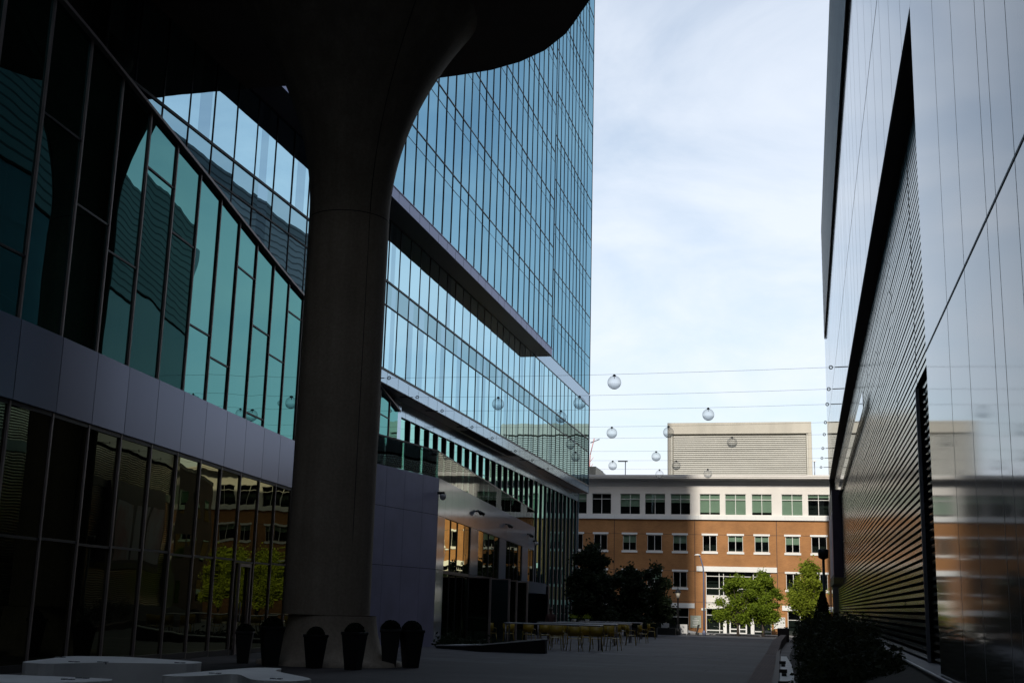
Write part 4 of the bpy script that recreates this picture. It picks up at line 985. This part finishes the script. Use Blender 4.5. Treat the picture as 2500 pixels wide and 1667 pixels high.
tree(-14.3, 102, 5.7, 5.6, 'wide dark tree in the middle of the shaded group', 'leaf_dark', 2, 17000, .3, .1, 'shaded trees behind the tables', nb=34)
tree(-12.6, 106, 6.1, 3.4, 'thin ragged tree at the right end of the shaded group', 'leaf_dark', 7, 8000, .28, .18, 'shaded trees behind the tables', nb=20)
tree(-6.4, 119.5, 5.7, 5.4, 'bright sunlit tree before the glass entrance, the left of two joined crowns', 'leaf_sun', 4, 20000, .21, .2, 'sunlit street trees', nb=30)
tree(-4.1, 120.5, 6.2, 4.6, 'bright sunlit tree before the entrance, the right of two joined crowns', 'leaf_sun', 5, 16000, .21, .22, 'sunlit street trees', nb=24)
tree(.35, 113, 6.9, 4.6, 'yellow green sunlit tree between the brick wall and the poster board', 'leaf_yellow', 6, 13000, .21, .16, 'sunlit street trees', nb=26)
t = thing('evergreen_bush', (.72, 60, .2), 'dark upright evergreen bush standing above the shrubs by the louvre wall', 'tree')
b = MB(); b.tube([(.72, 60, .1), (.72, 60, 2.4)], [.05, .015], 6); b.build('trunk', 'bark', t)
r = random.Random(12); b = MB()
for k in range(2600):
    u = r.random(); a = r.uniform(0, 6.28); q = (1-u**3)*.40*r.random()**.4*r.uniform(.8, 1.15)+.03; b.leaf((.72+math.cos(a)*q, 60+math.sin(a)*q, .35+2.25*u), .13, r)
b.build('crown', 'leaf_dark', t)
# shrubs of the bed: one tangled mass along the louvre wall
r = random.Random(14); b = MB()
for k in range(78):
    y = 23.2+58*(k/77)**1.25+r.uniform(-.6, .6); lo = -.15-.014*(y-25) if y < 60 else -.75
    x = lo+.3+(1.7-lo-.3)*((k*.618) % 1); zz = .1+.5*(x-lo)/(1.9-lo)+gz(y)*.5
    top = min(1.62, .62+(y-21)*.075+(.25 if x < .8 else 0))*r.uniform(.86, 1.06)
    n = 620 if y < 45 else 330; rad = r.uniform(.45, .62)
    for i in range(n):
        v = Vector((r.gauss(0, 1), r.gauss(0, 1), abs(r.gauss(0, 1)))).normalized()*r.random()**.38*r.uniform(.85, 1.15)
        px = x+v.x*rad
        if px > 1.86: px = 1.86-r.random()*.3
        b.leaf((px, y+v.y*1.0, zz+v.z*max(.3, top-zz)), r.choice([.08, .1, .13]), r)
tag(b.build('shrubbery', 'leaf_shrub'), 'dark tangled mass of leafy shrubs filling the bed below the louvre wall', 'shrubs', kind='stuff')
# low wall, edging and cleats beside the bed
b = MB()
for (x0, y0), (x1, y1) in zip([(-.62, 8), (-.74, 25), (-1.12, 45), (-1.45, 60)], [(-.74, 25), (-1.12, 45), (-1.45, 60), (-1.6, 70)]):
    b.prism([(x0, y0), (x0+.16, y0), (x1+.16, y1), (x1, y1)], [gz(y0)-.05]*2+[gz(y1)-.05]*2, [gz(y0)+.10]*2+[gz(y1)+.10]*2)
tag(b.build('bed_edging', 'dark_brown'), 'low dark steel edging between the brick band and the pale strip', 'edging')
b = MB(); b.prism([(-2.0, 62), (-1.45, 62), (-1.48, 74), (-1.99, 74)], [gz(62)-.1, gz(62)-.1, gz(74), gz(74)], [gz(62)+.02, gz(62)+.02, -.05, -.05]).prism([(-1.99, 74), (-1.48, 74), (-1.55, 96), (-1.95, 96)], [gz(74), gz(74), gz(96), gz(96)], [-.05, -.05, -.12, -.12])
tag(b.build('seat_wall', 'brick_edge', bevel=.02), 'long low brick seat wall running to the far end of the bed', 'low wall')
for i, (x, y) in enumerate([(-.64, 28.5), (-.78, 36), (-.95, 44)]):
    b = MB(); z = gz(y); b.box(x-.02, x+.2, y-.05, y+.05, z+.10, z+.2).box(x+.05, x+.18, y-.25, y+.25, z+.02, z+.10)
    tag(b.build('cleat', 'iron'), 'small dark metal bracket on the bed edging, '+['nearest', 'middle', 'farthest'][i]+' of three', 'bracket', 'brackets on the bed edging')
b = MB(); b.box(-2.2, -1.35, 96.1, 97.1, gz(96), .35)
for k in range(9): b.leaf((-1.7+.06*k, 96.5, .4), .2, r)
tag(b.build('end_box', 'dark_brown'), 'dark square planter at the far end of the brick seat wall', 'planter')
# dark hedge boxes behind the tables
for i, (x, y, wd) in enumerate([(-15.6, 94, 3.2), (-12.9, 98.5, 2.6)]):
    t = thing('hedge_box', (x, y, gz(y)), 'long dark hedge in a trough below the shaded trees, '+('left' if i == 0 else 'right')+' one', 'hedge', 'hedge troughs')
    b = MB(); b.box(x-wd/2, x+wd/2, y-.4, y+.4, gz(y), gz(y)+.7); b.build('trough', 'dark', t)
    b = MB()
    for k in range(1500): b.leaf((x+r.uniform(-wd/2, wd/2), y+r.uniform(-.4, .4), gz(y)+.7+abs(r.gauss(0, .22))), .16, r)
    b.build('hedge', 'leaf_dark', t)
# things near the brick entrance
t = thing('trough', (-12.2, 112, gz(112)), 'black trough with a white card sign at the foot of the lantern post', 'planter')
b = MB(); b.box(-13.2, -11.5, 111.6, 112.4, gz(112), gz(112)+.6); b.build('box', 'black', t)
b = MB(); b.box(-12.75, -12.05, 111.55, 111.58, gz(112)+.62, gz(112)+1.02); b.build('card', 'sign_white', t)
t = thing('sign_board', (-10.9, 114, gz(114)), 'pale grey board sign standing right of the black trough', 'sign')
b = MB(); b.box(-11.35, -10.65, 114, 114.05, gz(114)+.15, gz(114)+.95); b.build('board', 'frieze', t)
b = MB(); b.box(-11.3, -11.24, 114, 114.05, gz(114), gz(114)+.15).box(-10.76, -10.7, 114, 114.05, gz(114), gz(114)+.15); b.build('foot', 'steel', t)
t = thing('lounge_seat', (-10.2, 115, gz(115)), 'low grey seat with a slanted dark back beside the lamp pole', 'seat')
z = gz(115)
b = MB(); b.prism([(-10.7, 114.7), (-9.9, 114.7), (-9.9, 115.3), (-10.7, 115.3)], z+.22, [z+.42, z+.30, z+.30, z+.42]); b.build('seat', 'steel', t)
b = MB(); b.raw([(-9.95, 114.7, z+.2), (-9.85, 114.7, z+.2), (-9.62, 114.7, z+.95), (-9.78, 114.7, z+.95), (-9.95, 115.3, z+.2), (-9.85, 115.3, z+.2), (-9.62, 115.3, z+.95), (-9.78, 115.3, z+.95)], [(0, 1, 2, 3), (7, 6, 5, 4), (1, 5, 6, 2), (0, 3, 7, 4), (3, 2, 6, 7)]); b.build('backrest', 'iron', t)
for u0, u1 in ((-10.65, -10.5), (-10.0, -9.7)): b = MB(); b.box(u0, u1, 114.75, 115.25, z, z+.21); b.build('foot', 'iron', t)
# cameras and floodlights on the pavilion
def seccam(x, y, z, label):
    t = thing('security_camera', (x, y, z), label, 'camera', 'security cameras on the pavilion')
    b = MB(); b.box(x-.06, x+.28, y-.14, y-.02, z+.12, z+.24); b.build('bracket', 'iron', t)
    b = MB(); b.lathe([(.03, -.14), (.12, -.09), (.15, .0), (.15, .1), (.06, .14)], (x+.2, y-.08, z), 12); b.build('dome', 'frieze', t)
seccam(-16.32, 53.5, 6.35, 'white dome security camera at the near corner of the terrace wall')
P = sp_(88.2); seccam(P.x+.05, P.y, 6.0, 'small dome security camera at the far end of the terrace wall')
for i, y in enumerate((63.8, 74.6, 85.0)):
    P = sp_(y); x, z = P.x, 6.5
    t = thing('floodlight', (x, y, z), 'pair of small dark floodlights on the terrace wall, '+['nearest', 'middle', 'farthest'][i]+' pair', 'floodlight', 'floodlight pairs on the terrace wall')
    b = MB(); b.box(x, x+.12, y-.3, y+.3, z-.03, z+.03); b.build('bracket', 'iron', t)
    for s in (-1, 1):
        b = MB(); b.tube([(x+.12, y+s*.16, z+.02), (x+.34, y+s*.34, z-.16)], [.05, .10], 8); b.build('lamp_head', 'iron', t)
